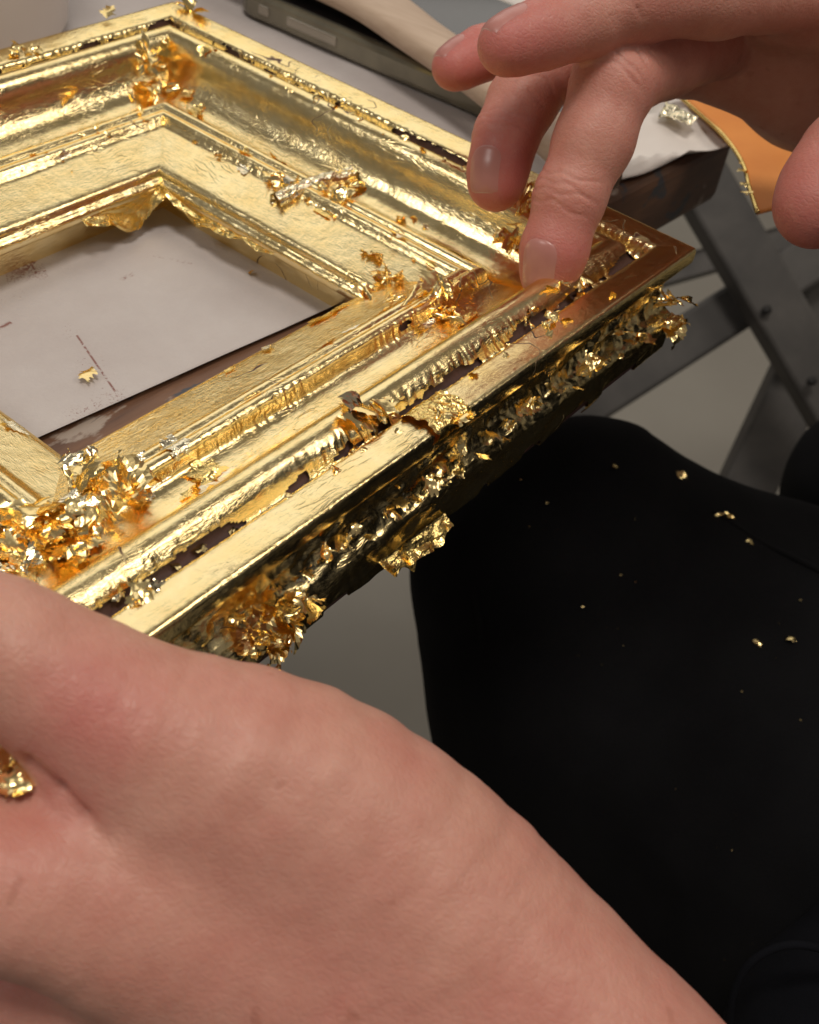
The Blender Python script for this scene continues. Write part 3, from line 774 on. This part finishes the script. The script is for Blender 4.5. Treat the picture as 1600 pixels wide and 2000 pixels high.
def body_mesh(name, body, h, mat, parent, detail=None, flush=None, clip=None):
    lo, hi = body.bounds()
    V, F = surface_nets(body.sd, lo, hi, h)
    V, F = subdivide(V, F)
    g, b0 = sd_grad(body, V); V = V - g * b0[:, None]
    if detail is not None: V = V + g * detail(V, g)[:, None]
    me = bpy.data.meshes.new(name)
    me.vertices.add(len(V)); me.vertices.foreach_set('co', V.astype(np.float32).ravel())
    me.loops.add(F.size); me.loops.foreach_set('vertex_index', F.astype(np.int32).ravel())
    me.polygons.add(len(F)); me.polygons.foreach_set('loop_start', np.arange(0, F.size, 4, dtype=np.int32))
    me.polygons.foreach_set('use_smooth', np.ones(len(F), bool))
    if flush is not None:
        a = me.attributes.new('flush', 'FLOAT', 'POINT'); a.data.foreach_set('value', flush(V).astype(np.float32))
    me.materials.append(mat); me.update(calc_edges=True); me.validate()
    o = bpy.data.objects.new(name, me); COL.objects.link(o); child(o, parent)
    return o
def J(px, py, dep, r): return (*at(px, py, dep), r)

person = empty('person', 'person in black trousers gripping the gold frame and pressing leaf with fingertips', 'person', (.12, -.12, -.75))

# --- hand pressing the leaf
R = Body()
mid = [J(1410, 70, .287, .0099), J(1300, 108, .269, .0091), J(1198, 162, .253, .0087), J(1160, 275, .2535, .0083), J(1113, 385, .2545, .0073), J(1083, 488, .2565, .0069), J(1071, 536, .2585, .0063)]
rin = [J(1340, 120, .298, .0093), J(1190, 105, .284, .0085), J(1085, 120, .272, .0081), J(1020, 200, .268, .0075), J(988, 270, .266, .0069), J(972, 335, .2655, .0063), J(968, 362, .2655, .0059)]
ind = [J(1560, -30, .262, .0105), J(1400, -22, .251, .0097), J(1250, -6, .245, .0087), J(1140, 38, .243, .0074), J(1060, 66, .240, .0065), J(1000, 86, .238, .0056), J(985, 91, .2375, .0051)]
lit = [J(1360, 110, .318, .0083), J(1180, 40, .306, .0073), J(1040, 62, .293, .0066), J(940, 105, .286, .0059), J(895, 128, .284, .0051), J(884, 133, .2835, .0046)]
thu = [J(1850, 120, .262, .0143), J(1740, 230, .250, .0111), J(1655, 310, .243, .0091), J(1610, 375, .240, .0084), J(1592, 408, .239, .0079)]
R.add([J(1540, -15, .270, .0122), J(1800, 10, .272, .0155), J(2050, 60, .27, .0190)], .01)
R.add([J(1440, 55, .290, .0108), J(1700, 95, .290, .0145), J(2050, 150, .278, .0190)], .01, .010)
R.add([J(1365, 115, .300, .0098), J(1600, 165, .298, .0140), J(2000, 230, .288, .0180)], .01, .010)
R.add([J(1375, 100, .318, .0088), J(1560, 190, .314, .0110), J(1850, 300, .302, .0170)], .01, .008)
R.add([J(2050, 110, .272, .0220), J(2500, 60, .27, .0260)], .01, .012)
R.add(thu, .006, .008)
R.add(ind, .004, .0025); R.add(mid, .004, .0012); R.add(rin, .004, .0015); R.add(lit, .004, .002)

def dorsal_of(a, b, c):
    """outward side of the bend a-b-c"""
    a, b, c = (np.array(v[:3]) for v in (a, b, c))
    m_ = b - (a + c) / 2; return m_ / (np.linalg.norm(m_) + 1e-9)
def wrinkles(V, g, joints):
    out = np.zeros(len(V))
    for p, axis, dors, r, amp, lines in joints:
        q = V - p; s = q @ axis; near = np.linalg.norm(q, axis=1) < r * 2.2
        side = np.clip((g @ dors + .05) / .5, 0, 1)
        across = q @ np.cross(axis, dors)
        for k, (o, w) in enumerate(lines):
            s2 = s - o - .0005 * np.sin(across * 900 + k * 2.1) - across ** 2 * 14 * (1 if k % 2 else -1)
            out -= near * side * amp * np.exp(-(s2 / w) ** 2)
        out += near * side * amp * .5 * np.exp(-(s / .004) ** 2)
    return out
def unit(v): v = np.array(v, float); return v / np.linalg.norm(v)
def joint(ch, i, amp, lines, dors=None):
    p = np.array(ch[i][:3]); ax = unit(np.array(ch[min(i + 1, len(ch) - 1)][:3]) - np.array(ch[i - 1][:3]))
    dn = unit(dors) if dors is not None else dorsal_of(ch[i - 1], ch[i], ch[i + 1])
    dn = unit(dn - ax * (dn @ ax)); return (p, ax, dn, ch[i][3], amp, lines)
DORS = unit(-ROT[0] * .55 - ROT[2] * .75 - ROT[1] * .25)      # nails of the bent fingers look to the left and to the camera
LN3 = [(-.0045, .00045), (-.0020, .0004), (0, .0005), (.0022, .0004), (.0048, .0005)]
LN2 = [(-.0026, .0004), (-.0008, .00045), (.0012, .0004), (.0034, .0004)]
RJ = [joint(mid, 2, .00028, LN3), joint(mid, 4, .00022, LN2, DORS), joint(rin, 4, .00018, LN2, DORS), joint(rin, 2, .0002, LN3)]
def r_detail(V, g):
    w = wrinkles(V, g, RJ)
    calm = np.ones(len(V))
    for ch in (mid, rin, ind, lit, thu): calm = np.minimum(calm, np.clip((np.linalg.norm(V - np.array(ch[-1][:3]), axis=1) - .009) / .006, 0, 1))
    w += .00035 * (fbm(V[:, 0] * 160 + V[:, 2] * 90, V[:, 1] * 160, 3) - .5)
    w *= calm
    return w
def r_flush(V):
    f = np.zeros(len(V))
    for ch, w in ((mid, 1), (rin, 1), (ind, .8), (lit, 1), (thu, .8)):
        t = np.array(ch[-1][:3]); f = np.maximum(f, w * .95 * np.exp(-(np.linalg.norm(V - t, axis=1) / .016) ** 2))
        k = np.array(ch[2][:3]); f = np.maximum(f, .35 * np.exp(-(np.linalg.norm(V - k, axis=1) / .012) ** 2))
    return np.clip(f + .28, 0, 1)
rh = body_mesh('hand', R, .0011, M['skin'], person, r_detail, r_flush)
rh['label'] = 'right hand with bent fingers pressing loose leaf onto the frame corner'

def nail(body, tip, prev, dors, length, width, hand, back=.0005):
    tip, prev = np.array(tip[:3]), np.array(prev[:3]); ax = unit(tip - prev)
    dn = unit(dors - ax * (dors @ ax)); sd_ = np.cross(ax, dn)
    nu, nv = 22, 15; V = []; U = []
    for i in range(nu):
        for j in range(nv):
            u = i / (nu - 1); v = 2 * j / (nv - 1) - 1
            # rounded cuticle and rounded free edge
            wid = width * (min(1, math.sqrt(max(0, 1 - (1 - u / .34) ** 2)) if u < .34 else 1)) * (1 - .10 * u) * (1 if u < .86 else math.sqrt(max(0, 1 - ((u - .86) / .145) ** 2)))
            p = tip + ax * (u * length - length * .62) + sd_ * v * wid
            p = p + dn * .02
            lift = .00020 - .00032 * abs(v) ** 5 - .0004 * max(0, (.08 - u) / .08) - .0004 * max(0, u - .93) / .07
            V.append(p); U.append(lift)
    F = []; V = np.array(V)
    for _ in range(40): V = V - dn * body.sd(V.astype(np.float32))[:, None] * .8
    V = V + dn * np.array(U)[:, None]
    for i in range(nu - 1):
        for j in range(nv - 1): F.append((i * nv + j, (i + 1) * nv + j, (i + 1) * nv + j + 1, i * nv + j + 1))
    o = mesh_obj('nail', V, F, M['nail']); o.data.materials.append(M['nail_tip'])
    for k, pl_ in enumerate(o.data.polygons):
        if k // (nv - 1) >= nu - 2: pl_.material_index = 1
    o.parent = hand; o.matrix_parent_inverse = Matrix.Identity(4)
    return o
DM = unit(-ROT[0] * .42 - ROT[2] * .85 - ROT[1] * .05)
nail(R, mid[-1], mid[-3], DM, .0120, .0047, rh)
nail(R, rin[-1], rin[-3], unit(-ROT[0] * .50 - ROT[2] * .8), .0110, .0044, rh)
nail(R, ind[-1], ind[-3], unit(-ROT[1] * .9 - ROT[2] * .35), .0105, .0046, rh)
nail(R, lit[-1], lit[-3], unit(-ROT[1] * .85 - ROT[2] * .35 - ROT[0] * .2), .009, .0040, rh)
nail(R, thu[-1], thu[-3], unit(ROT[0] * .9 - ROT[2] * .45), .0125, .0062, rh)

# --- hand gripping the near corner
H = Body()
H.add_s([J(-380, 1130, .150, .0080), J(-170, 1215, .150, .0090), J(0, 1262, .150, .0092), J(140, 1350, .1525, .0108), J(290, 1436, .155, .0124), J(560, 1545, .160, .0155), J(800, 1705, .164, .0163), J(1020, 1955, .165, .0172), J(1450, 2450, .160, .0200), J(2000, 3000, .155, .0230)])
H.add_s([J(-420, 1540, .152, .0086), J(-210, 1650, .149, .0094), J(0, 1728, .1490, .0104), J(170, 1770, .1530, .0116), J(420, 1860, .162, .0150), J(800, 2050, .171, .0200), J(1100, 2300, .174, .0240)], .004)
H.add_s([J(-420, 1740, .168, .0085), J(-160, 1855, .166, .0092), J(190, 1935, .1665, .0112), J(500, 2080, .175, .0150), J(800, 2300, .185, .0180)], .004)
# the flesh between thumb and first finger, running into the wrist
H.add_s([J(240, 1600, .1592, .0105), J(360, 1650, .1600, .0132), J(560, 1740, .1645, .0165), J(820, 1880, .1680, .0190), J(1100, 2150, .1690, .0215), J(1500, 2600, .166, .0240)], .010)
H.add_s([J(330, 1760, .1610, .0120), J(560, 1850, .1665, .0165), J(850, 2010, .1710, .0205), J(1200, 2400, .1730, .0260), J(1700, 3000, .172, .028)], .010)
H.add([J(-160, 1855, .166, .0090), J(-350, 1650, .195, .0085), J(-250, 1560, .215, .0075)], .003, .003)
def l_detail(V, g):
    q = (V - CAM) @ ROT.T; px = 800 + FPX * q[:, 0] / q[:, 2]; py = 1000 + FPX * q[:, 1] / q[:, 2]
    w = .0006 * (fbm(V[:, 0] * 70, V[:, 1] * 70 + V[:, 2] * 60, 31) - .5)
    w += .00025 * (fbm(V[:, 0] * 240 + V[:, 2] * 120, V[:, 1] * 240, 33) - .5)
    # the fold that runs down from the web
    fold = [at(55, 1488, .146), at(110, 1545, .1445), at(160, 1597, .1445), at(215, 1645, .1450)]
    for k in range(3):
        a, b = fold[k], fold[k + 1]; t = np.clip(((V - a) @ (b - a)) / ((b - a) @ (b - a)), 0, 1)
        q2 = V - a - t[:, None] * (b - a); q2 = q2 - (q2 @ ROT[2])[:, None] * ROT[2]
        w -= (.0012, .0009, .0005)[k] * np.exp(-(np.linalg.norm(q2, axis=1) / .0010) ** 2) * (1 - .3 * t)
    # wrinkles over the wrist run across the forearm
    a = ROT[0] * .70 + ROT[1] * .71; s = (V - at(1000, 1750, .155)) @ a
    wr = np.exp(-((s + .002) / .012) ** 2)
    c = (V - CAM) @ (ROT[0] * .71 - ROT[1] * .70)
    w -= .00010 * wr * np.clip(np.sin(s * 1250 + 3 * np.sin(c * 90) + 9 * fbm(s * 120, c * 90, 7)) - .2, 0, 1)
    # creases where the thumb folds to the palm
    s2 = (V - at(330, 1330, .14)) @ (ROT[0] * .93 + ROT[1] * .3)
    m_ = np.exp(-(np.linalg.norm(V - at(340, 1330, .143), axis=1) / .013) ** 2)
    w -= .00012 * m_ * np.clip(np.sin(s2 * 2100 + 2 * fbm(V[:, 0] * 120, V[:, 1] * 120, 9)) - .1, 0, 1)
    return w
def l_flush(V):
    f = np.zeros(len(V))
    for p, r_, a in ((at(180, 1400, .141), .009, .75), (at(60, 1560, .14), .010, .55), (at(560, 1850, .15), .03, .3), (at(0, 1900, .155), .014, .45), (at(1250, 1950, .15), .03, .3), (at(90, 1480, .143), .005, .5)):
        f = np.maximum(f, a * np.exp(-(np.linalg.norm(V - p, axis=1) / r_) ** 2))
    return np.clip(f + .5 * np.clip(fbm(V[:, 0] * 75, V[:, 1] * 75 + V[:, 2] * 70, 61) - .38, 0, 1) + .04, 0, 1)
lh = body_mesh('hand', H, .0014, M['skin'], person, l_detail, l_flush)
lh['label'] = 'left hand in the foreground with wrist, gripping the near corner of the frame'
for k in range(18):                                          # scraps in the fold between thumb and finger
    place_scrap(rng.choice(CRUMP + FLAT), at(2 + rng.uniform(-40, 45), 1498 + rng.uniform(-48, 40), .1505 + rng.uniform(-.003, .003)), rng.uniform(.0016, .0032), RAILS[3], flat=.2, lift=0)
    
def on_body(body, px, py, d0=.25):
    d = d0
    for _ in range(80):
        p = CAM + ray(px, py) * d; s = float(body.sd(p[None].astype(np.float32))[0]); d += s * .8 / np.linalg.norm(ray(px, py))
    return CAM + ray(px, py) * d
# --- trousers and jacket hem
Tz = Body()
Tz.add([J(1152, 985, .44, .030), J(1520, 1290, .45, .058), J(2000, 1640, .44, .075)], .02)
Tz.add([J(1152, 985, .44, .030), J(1005, 1120, .45, .036), J(1140, 1330, .46, .062), J(1300, 1800, .52, .080)], .02, .02)
Tz.add([J(1300, 1350, .46, .070), J(1700, 1700, .44, .090), J(2100, 2000, .42, .095)], .02, .03)
Tz.add([J(1745, 985, .50, .048), J(2300, 1350, .48, .075)], .02, .006)
def t_detail(V, g):
    w = .003 * (fbm(V[:, 0] * 22 + V[:, 1] * 14, V[:, 1] * 20 - V[:, 2] * 16, 51) - .5)
    return w + .0016 * (ridged(V[:, 0] * 30 - V[:, 1] * 36, V[:, 2] * 26, 53) - .5)
tr = body_mesh('trousers', Tz, .004, M['trousers'], person, t_detail)
Sl = Body()
Sl.add([J(1660, 2060, .33, .036), J(1900, 2000, .33, .045), J(2300, 2000, .33, .05)], .02)
sl = body_mesh('jacket_sleeve', Sl, .003, M['navy'], person, t_detail); sl['label'] = 'dark navy sleeve hem at the lower right'
# stitched hem line
hp = [at(1425, 2010, .312), at(1432, 1945, .306), at(1462, 1885, .302), at(1520, 1850, .2995), at(1580, 1848, .299), at(1660, 1872, .299)]
def tube(name, pts, r, mat, parent=None, n=8, sub=6):
    pts = [np.array(p) for p in pts]; Q = []
    for i in range(len(pts) - 1):
        p0 = pts[max(i - 1, 0)]; p1 = pts[i]; p2 = pts[i + 1]; p3 = pts[min(i + 2, len(pts) - 1)]
        for k in range(sub):
            t = k / sub; Q.append(.5 * ((2 * p1) + (-p0 + p2) * t + (2 * p0 - 5 * p1 + 4 * p2 - p3) * t ** 2 + (-p0 + 3 * p1 - 3 * p2 + p3) * t ** 3))
    Q.append(pts[-1]); V = []; F = []
    for i, q in enumerate(Q):
        d = unit(Q[min(i + 1, len(Q) - 1)] - Q[max(i - 1, 0)]); s = unit(np.cross(d, [.1, .2, 1.])); u = np.cross(s, d)
        rr = r[min(int(i / (len(Q) - 1) * (len(r) - 1)), len(r) - 1)] if isinstance(r, list) else r
        for k in range(n):
            a = 6.2832 * k / n; V.append(q + (s * math.cos(a) + u * math.sin(a)) * rr)
    for i in range(len(Q) - 1):
        for k in range(n): F.append((i * n + k, i * n + (k + 1) % n, (i + 1) * n + (k + 1) % n, (i + 1) * n + k))
    F.append(tuple(range(n))[::-1]); F.append(tuple((len(Q) - 1) * n + k for k in range(n)))
    o = mesh_obj(name, V, F, mat)
    if parent is not None: child(o, parent)
    return o
Tj = Body()
Tj.add([(.25, -.36, -.28, .12), (.29, -.43, -.05, .125), (.32, -.46, .18, .13), (.33, -.46, .30, .07)], .03)
Tj.add([(.17, -.22, .20, .05), (.02, -.23, -.04, .045), (-.09, -.165, -.062, .036)], .02, .03)
Tj.add([(.42, -.34, .20, .05), (.28, -.10, .03, .045), (.20, -.02, .035, .038)], .02, .03)
jk = body_mesh('jacket', Tj, .008, M['navy'], person, t_detail); jk['label'] = 'dark jacket of the seated person'
for nm, pl_ in (('seam', [(1392, 1000), (1440, 1030), (1490, 1062), (1550, 1090), (1620, 1125)]), ('seam', [(905, 1040), (925, 1150), (945, 1260), (975, 1380), (1010, 1480)])):
    o = tube(nm, [on_body(Tz, x, y) + ROT[2] * .0002 for x, y in pl_], .0013, M['trousers']); o.parent = tr
hs = tube('hem', hp, .0011, M['navy']); hs.parent = sl

# scraps fallen on the trousers
lap = [(1412, 1010, 5.0, 'largest crinkled gold scrap lying on the black trousers near the table leg'),
       (1468, 1056, 2.6, 'small gold scrap just right of the largest one on the black trousers'),
       (1440, 1096, 1.6, 'tiny orange-gold scrap below the largest one on the black trousers'),
       (1370, 1085, 1.5, 'tiny gold scrap left of and below the largest one on the trousers'),
       (1480, 1255, 1.9, 'left one of the two gold scraps lying side by side on the dark lap'),
       (1543, 1247, 2.2, 'right slender one of the two gold scraps side by side on the dark lap'),
       (1076, 1340, 2.0, 'lone pale gold scrap low on the dark thigh above the wrist'),
       (1203, 911, 1.5, 'tiny gold scrap near the knee below the frame corner'),
       (1330, 928, 1.8, 'small gold scrap on the trouser edge in front of the pale floor')]
for k, (x, y, s, lb) in enumerate(lap):
    me = (FLAT + SMALL)[k % 6] if k else CRUMP[1]
    o = place_scrap(me, on_body(Tz, x, y), s * .0014, None, flat=.75, lift=.1, name='gold_scrap'); tag(o, lb, 'gold scrap', 'gold scraps fallen on the trousers')
V = []; F = []
for k in range(55):
    x = rng.uniform(980, 1600); y = rng.uniform(900, 1900)
    if y < 830 + (x - 1150) * .62 + 40 or y > 1500 + (x - 870) * .9 - 60: continue
    c = on_body(Tz, x, y) - ROT[2] * .0004; r_ = rng.choice([.0002, .00025, .0003, .0005]); a0 = rng.uniform(0, 6)
    b_ = len(V)
    for q in range(3): V.append(c + (ROT[0] * math.cos(a0 + 2.1 * q) + ROT[1] * math.sin(a0 + 2.1 * q) * .7) * r_ * rng.uniform(.6, 1.4) - ROT[2] * rng.uniform(0, .0002))
    F.append((b_, b_ + 1, b_ + 2))
du = mesh_obj('gold_dust', V, F, M['scrap']); du['kind'] = 'stuff'; tag(du, 'scattered specks of gold dust on the black trousers', 'gold dust')
for x, y, s, lb in ((172, 736, 3.4, 'flat torn gold scrap beside the red line on the paper inside the frame'),
                    (490, 534, 1.5, 'small upright gold scrap on the paper in the middle of the opening')):
    o = place_scrap(FLAT[3] if s > 2 else SMALL[1], onz(x, y, ZT + .001), s * .001, None, flat=.9, lift=.3, name='gold_scrap'); tag(o, lb, 'gold scrap', 'gold scraps on the paper')

# ------------------------------------------------------------------ things on the table
# phone in a clear case
ph = empty('smartphone', 'black-screened phone in a clear case lying behind the frame', 'phone', (.1, .15, ZT))
def rrect(cx, cy, w, h, r, n=6):
    P = []
    for sx, sy, a0 in ((1, 1, 0), (-1, 1, 90), (-1, -1, 180), (1, -1, 270)):
        for k in range(n + 1):
            a = math.radians(a0 + 90 * k / n); P.append((cx + sx * (w / 2 - r) + r * math.cos(a), cy + sy * (h / 2 - r) + r * math.sin(a)))
    return P
X0, X1, Y0, Y1 = .0655, .141, .074, .2235
cx, cy = (X0 + X1) / 2, (Y0 + Y1) / 2
prism('case', rrect(cx, cy, X1 - X0, Y1 - Y0, .012), ZT + .0012, ZT + .0105, M['case'], ph, .0022, 3)
prism('screen', rrect(cx, cy, X1 - X0 - .007, Y1 - Y0 - .007, .009), ZT + .0100, ZT + .0108, M['glass'], ph, .0003, 2)
for y0, y1 in ((.2035, .2085), (.172, .195)):
    prism('side_button', [(X0 - .0006, y0), (X0 + .004, y0), (X0 + .004, y1), (X0 - .0006, y1)], ZT + .0045, ZT + .0078, M['steel'], ph, .0005, 2)
ph.rotation_euler = (0, 0, .03)
# wooden handle across the phone
sp = [np.array((.078, .262, ZT + .018)), np.array((.079, .215, ZT + .018)), np.array((.0785, .172, ZT + .018)), np.array((.0685, .138, ZT + .018)), np.array((.060, .105, ZT + .017)), np.array((.046, .068, ZT + .0165)), np.array((.036, .047, ZT + .016))]
def flat_bar(name, pts, hw, th, mat):
    pts = [np.array(p) for p in pts]; Q = []; W = []
    for i in range(len(pts) - 1):
        p0 = pts[max(i - 1, 0)]; p1 = pts[i]; p2 = pts[i + 1]; p3 = pts[min(i + 2, len(pts) - 1)]
        for k in range(8):
            t = k / 8; Q.append(.5 * ((2 * p1) + (-p0 + p2) * t + (2 * p0 - 5 * p1 + 4 * p2 - p3) * t ** 2 + (-p0 + 3 * p1 - 3 * p2 + p3) * t ** 3)); W.append(hw[i] + (hw[i + 1] - hw[i]) * t)
    Q.append(pts[-1]); W.append(hw[-1]); V = []; F = []; n = 16
    for i, q in enumerate(Q):
        d = unit(Q[min(i + 1, len(Q) - 1)] - Q[max(i - 1, 0)]); s = unit(np.cross(d, [0, 0, 1.])); u = np.array([0, 0, 1.])
        for k in range(n):
            a = 6.2832 * k / n; ca, sa = math.cos(a), math.sin(a)
            V.append(q + s * W[i] * math.copysign(abs(ca) ** .7, ca) + u * th * math.copysign(abs(sa) ** .7, sa))
    for i in range(len(Q) - 1):
        for k in range(n): F.append((i * n + k, i * n + (k + 1) % n, (i + 1) * n + (k + 1) % n, (i + 1) * n + k))
    F.append(tuple(range(n))[::-1]); F.append(tuple((len(Q) - 1) * n + k for k in range(n)))
    return mesh_obj(name, V, F, mat)
st = flat_bar('wooden_handle', sp, [.012, .012, .0115, .0092, .0082, .0080, .0080], .0045, M['stick'])
tag(st, 'curved pale wooden tool handle lying across the phone', 'tool handle')
# white cup
prof = [(0, 0), (.041, 0), (.0435, .0008), (.045, .003), (.0465, .02), (.049, .07), (.0495, .0705), (.0485, .070), (.046, .02), (.0445, .004), (0, .003)]
V = []; F = []; nseg = 48; cc = np.array([-.028, .2700, ZT + .0014])
for r_, z_ in prof:
    for k in range(nseg):
        a = 6.28318 * k / nseg; V.append(cc + np.array([r_ * math.cos(a), r_ * math.sin(a), z_]))
for i in range(len(prof) - 1):
    for k in range(nseg): F.append((i * nseg + k, i * nseg + (k + 1) % nseg, (i + 1) * nseg + (k + 1) % nseg, (i + 1) * nseg + k))
cup = mesh_obj('cup', V, F, M['cup']); tag(cup, 'plain white cup at the top left behind the frame', 'cup')

# sheets: tissue, orange booklet page, loose strips of leaf
def sheet(name, quad, mat, n=24, wave=.0012, seed=1, fold=0, thick=.0003):
    a, b, c, d = (np.array(p) for p in quad); V = []; F = []
    for i in range(n + 1):
        for j in range(n + 1):
            u, v = i / n, j / n; p = a * (1 - u) * (1 - v) + b * u * (1 - v) + c * u * v + d * (1 - u) * v
            z = wave * (float(fbm(np.array(u * 4.), np.array(v * 4.), seed)) - .3) + fold * float(ridged(np.array(v * 3.2 + u * .8), np.array(u * .6), seed + 4) ** 3)
            V.append(p + np.array([0, 0, z]))
    for i in range(n):
        for j in range(n): F.append((i * (n + 1) + j, (i + 1) * (n + 1) + j, (i + 1) * (n + 1) + j + 1, i * (n + 1) + j + 1))
    o = mesh_obj(name, V, F, mat); s_ = o.modifiers.new('t', 'SOLIDIFY'); s_.thickness = thick; return o
zt = ZT + .003
t1 = sheet('tissue_sheet', [onz(1215, 352, ZT + .002), onz(1428, 290, ZT + .002), onz(1300, 170, ZT + .004), onz(1120, 215, ZT + .002)], M['tissue'], 30, .0015, 4, .004)
tag(t1, 'folded white tissue hanging just over the table corner', 'tissue')
t2 = sheet('tissue_sheet', [(.148, .10, ZT + .002), (.148, .22, ZT + .002), (.25, .22, ZT + .003), (.25, .10, ZT + .003)], M['tissue'], 24, .004, 9, .004)
tag(t2, 'crumpled white tissue behind the phone at the top edge', 'tissue')
op = empty('leaf_booklet', 'orange paper page edged with gold leaf, jutting past the table corner', 'booklet', tuple(onz(1450, 300, ZT + .006)))
zo = ZT + .006
Oq = [onz(1478, 420, zo - .004), onz(1640, 395, zo + .002), onz(1560, 100, zo + .012), onz(1318, 186, zo + .002)]
pg = []
nU, nV = 26, 30; V = []; F = []
left = [onz(1478, 420, zo - .004), onz(1462, 372, zo - .002), onz(1448, 322, zo), onz(1405, 262, zo + .001), onz(1318, 186, zo + .002)]
right = [onz(1660, 395, zo + .002), onz(1660, 340, zo + .004), onz(1660, 290, zo + .005), onz(1640, 220, zo + .006), onz(1600, 110, zo + .007)]
lt = np.linspace(0, 1, 5)
for j in range(nV + 1):
    v = j / nV; a = np.array([np.interp(v, lt, [p[k] for p in left]) for k in range(3)]); b = np.array([np.interp(v, lt, [p[k] for p in right]) for k in range(3)])
    for i in range(nU + 1):
        u = i / nU; z = .0012 * math.sin(u * 3 + v * 2) + .0008 * float(fbm(np.array(u * 3.), np.array(v * 3.), 77))
        V.append(a * (1 - u) + b * u + np.array([0, 0, z]))
for j in range(nV):
    for i in range(nU): F.append((j * (nU + 1) + i, j * (nU + 1) + i + 1, (j + 1) * (nU + 1) + i + 1, (j + 1) * (nU + 1) + i))
page = mesh_obj('page', V, F, M['orange']); child(page, op); s_ = page.modifiers.new('t', 'SOLIDIFY'); s_.thickness = .0004
tube('gold_border', [p + np.array([0, 0, .0009]) for p in left], .0007, M['foil'], op)
for x, y, s in ((1450, 335, 2.2), (1453, 362, 2.2), (1458, 378, 2.4), (1447, 320, 1.6)):
    o = place_scrap(rng.choice(FLAT), onz(x, y, zo + .0005), s * .0011, None, flat=.9, lift=.2, name='gold_strip'); child(o, op)
t3 = sheet('leaf_strip', [onz(1285, 232, ZT + .007), onz(1345, 252, ZT + .007), onz(1362, 236, ZT + .008), onz(1300, 205, ZT + .008)], M['foil_pale'], 20, .003, 14, .001, .0001)
tag(t3, 'crinkled strip of pale gold leaf on the tissue beside the orange page', 'gold strip')
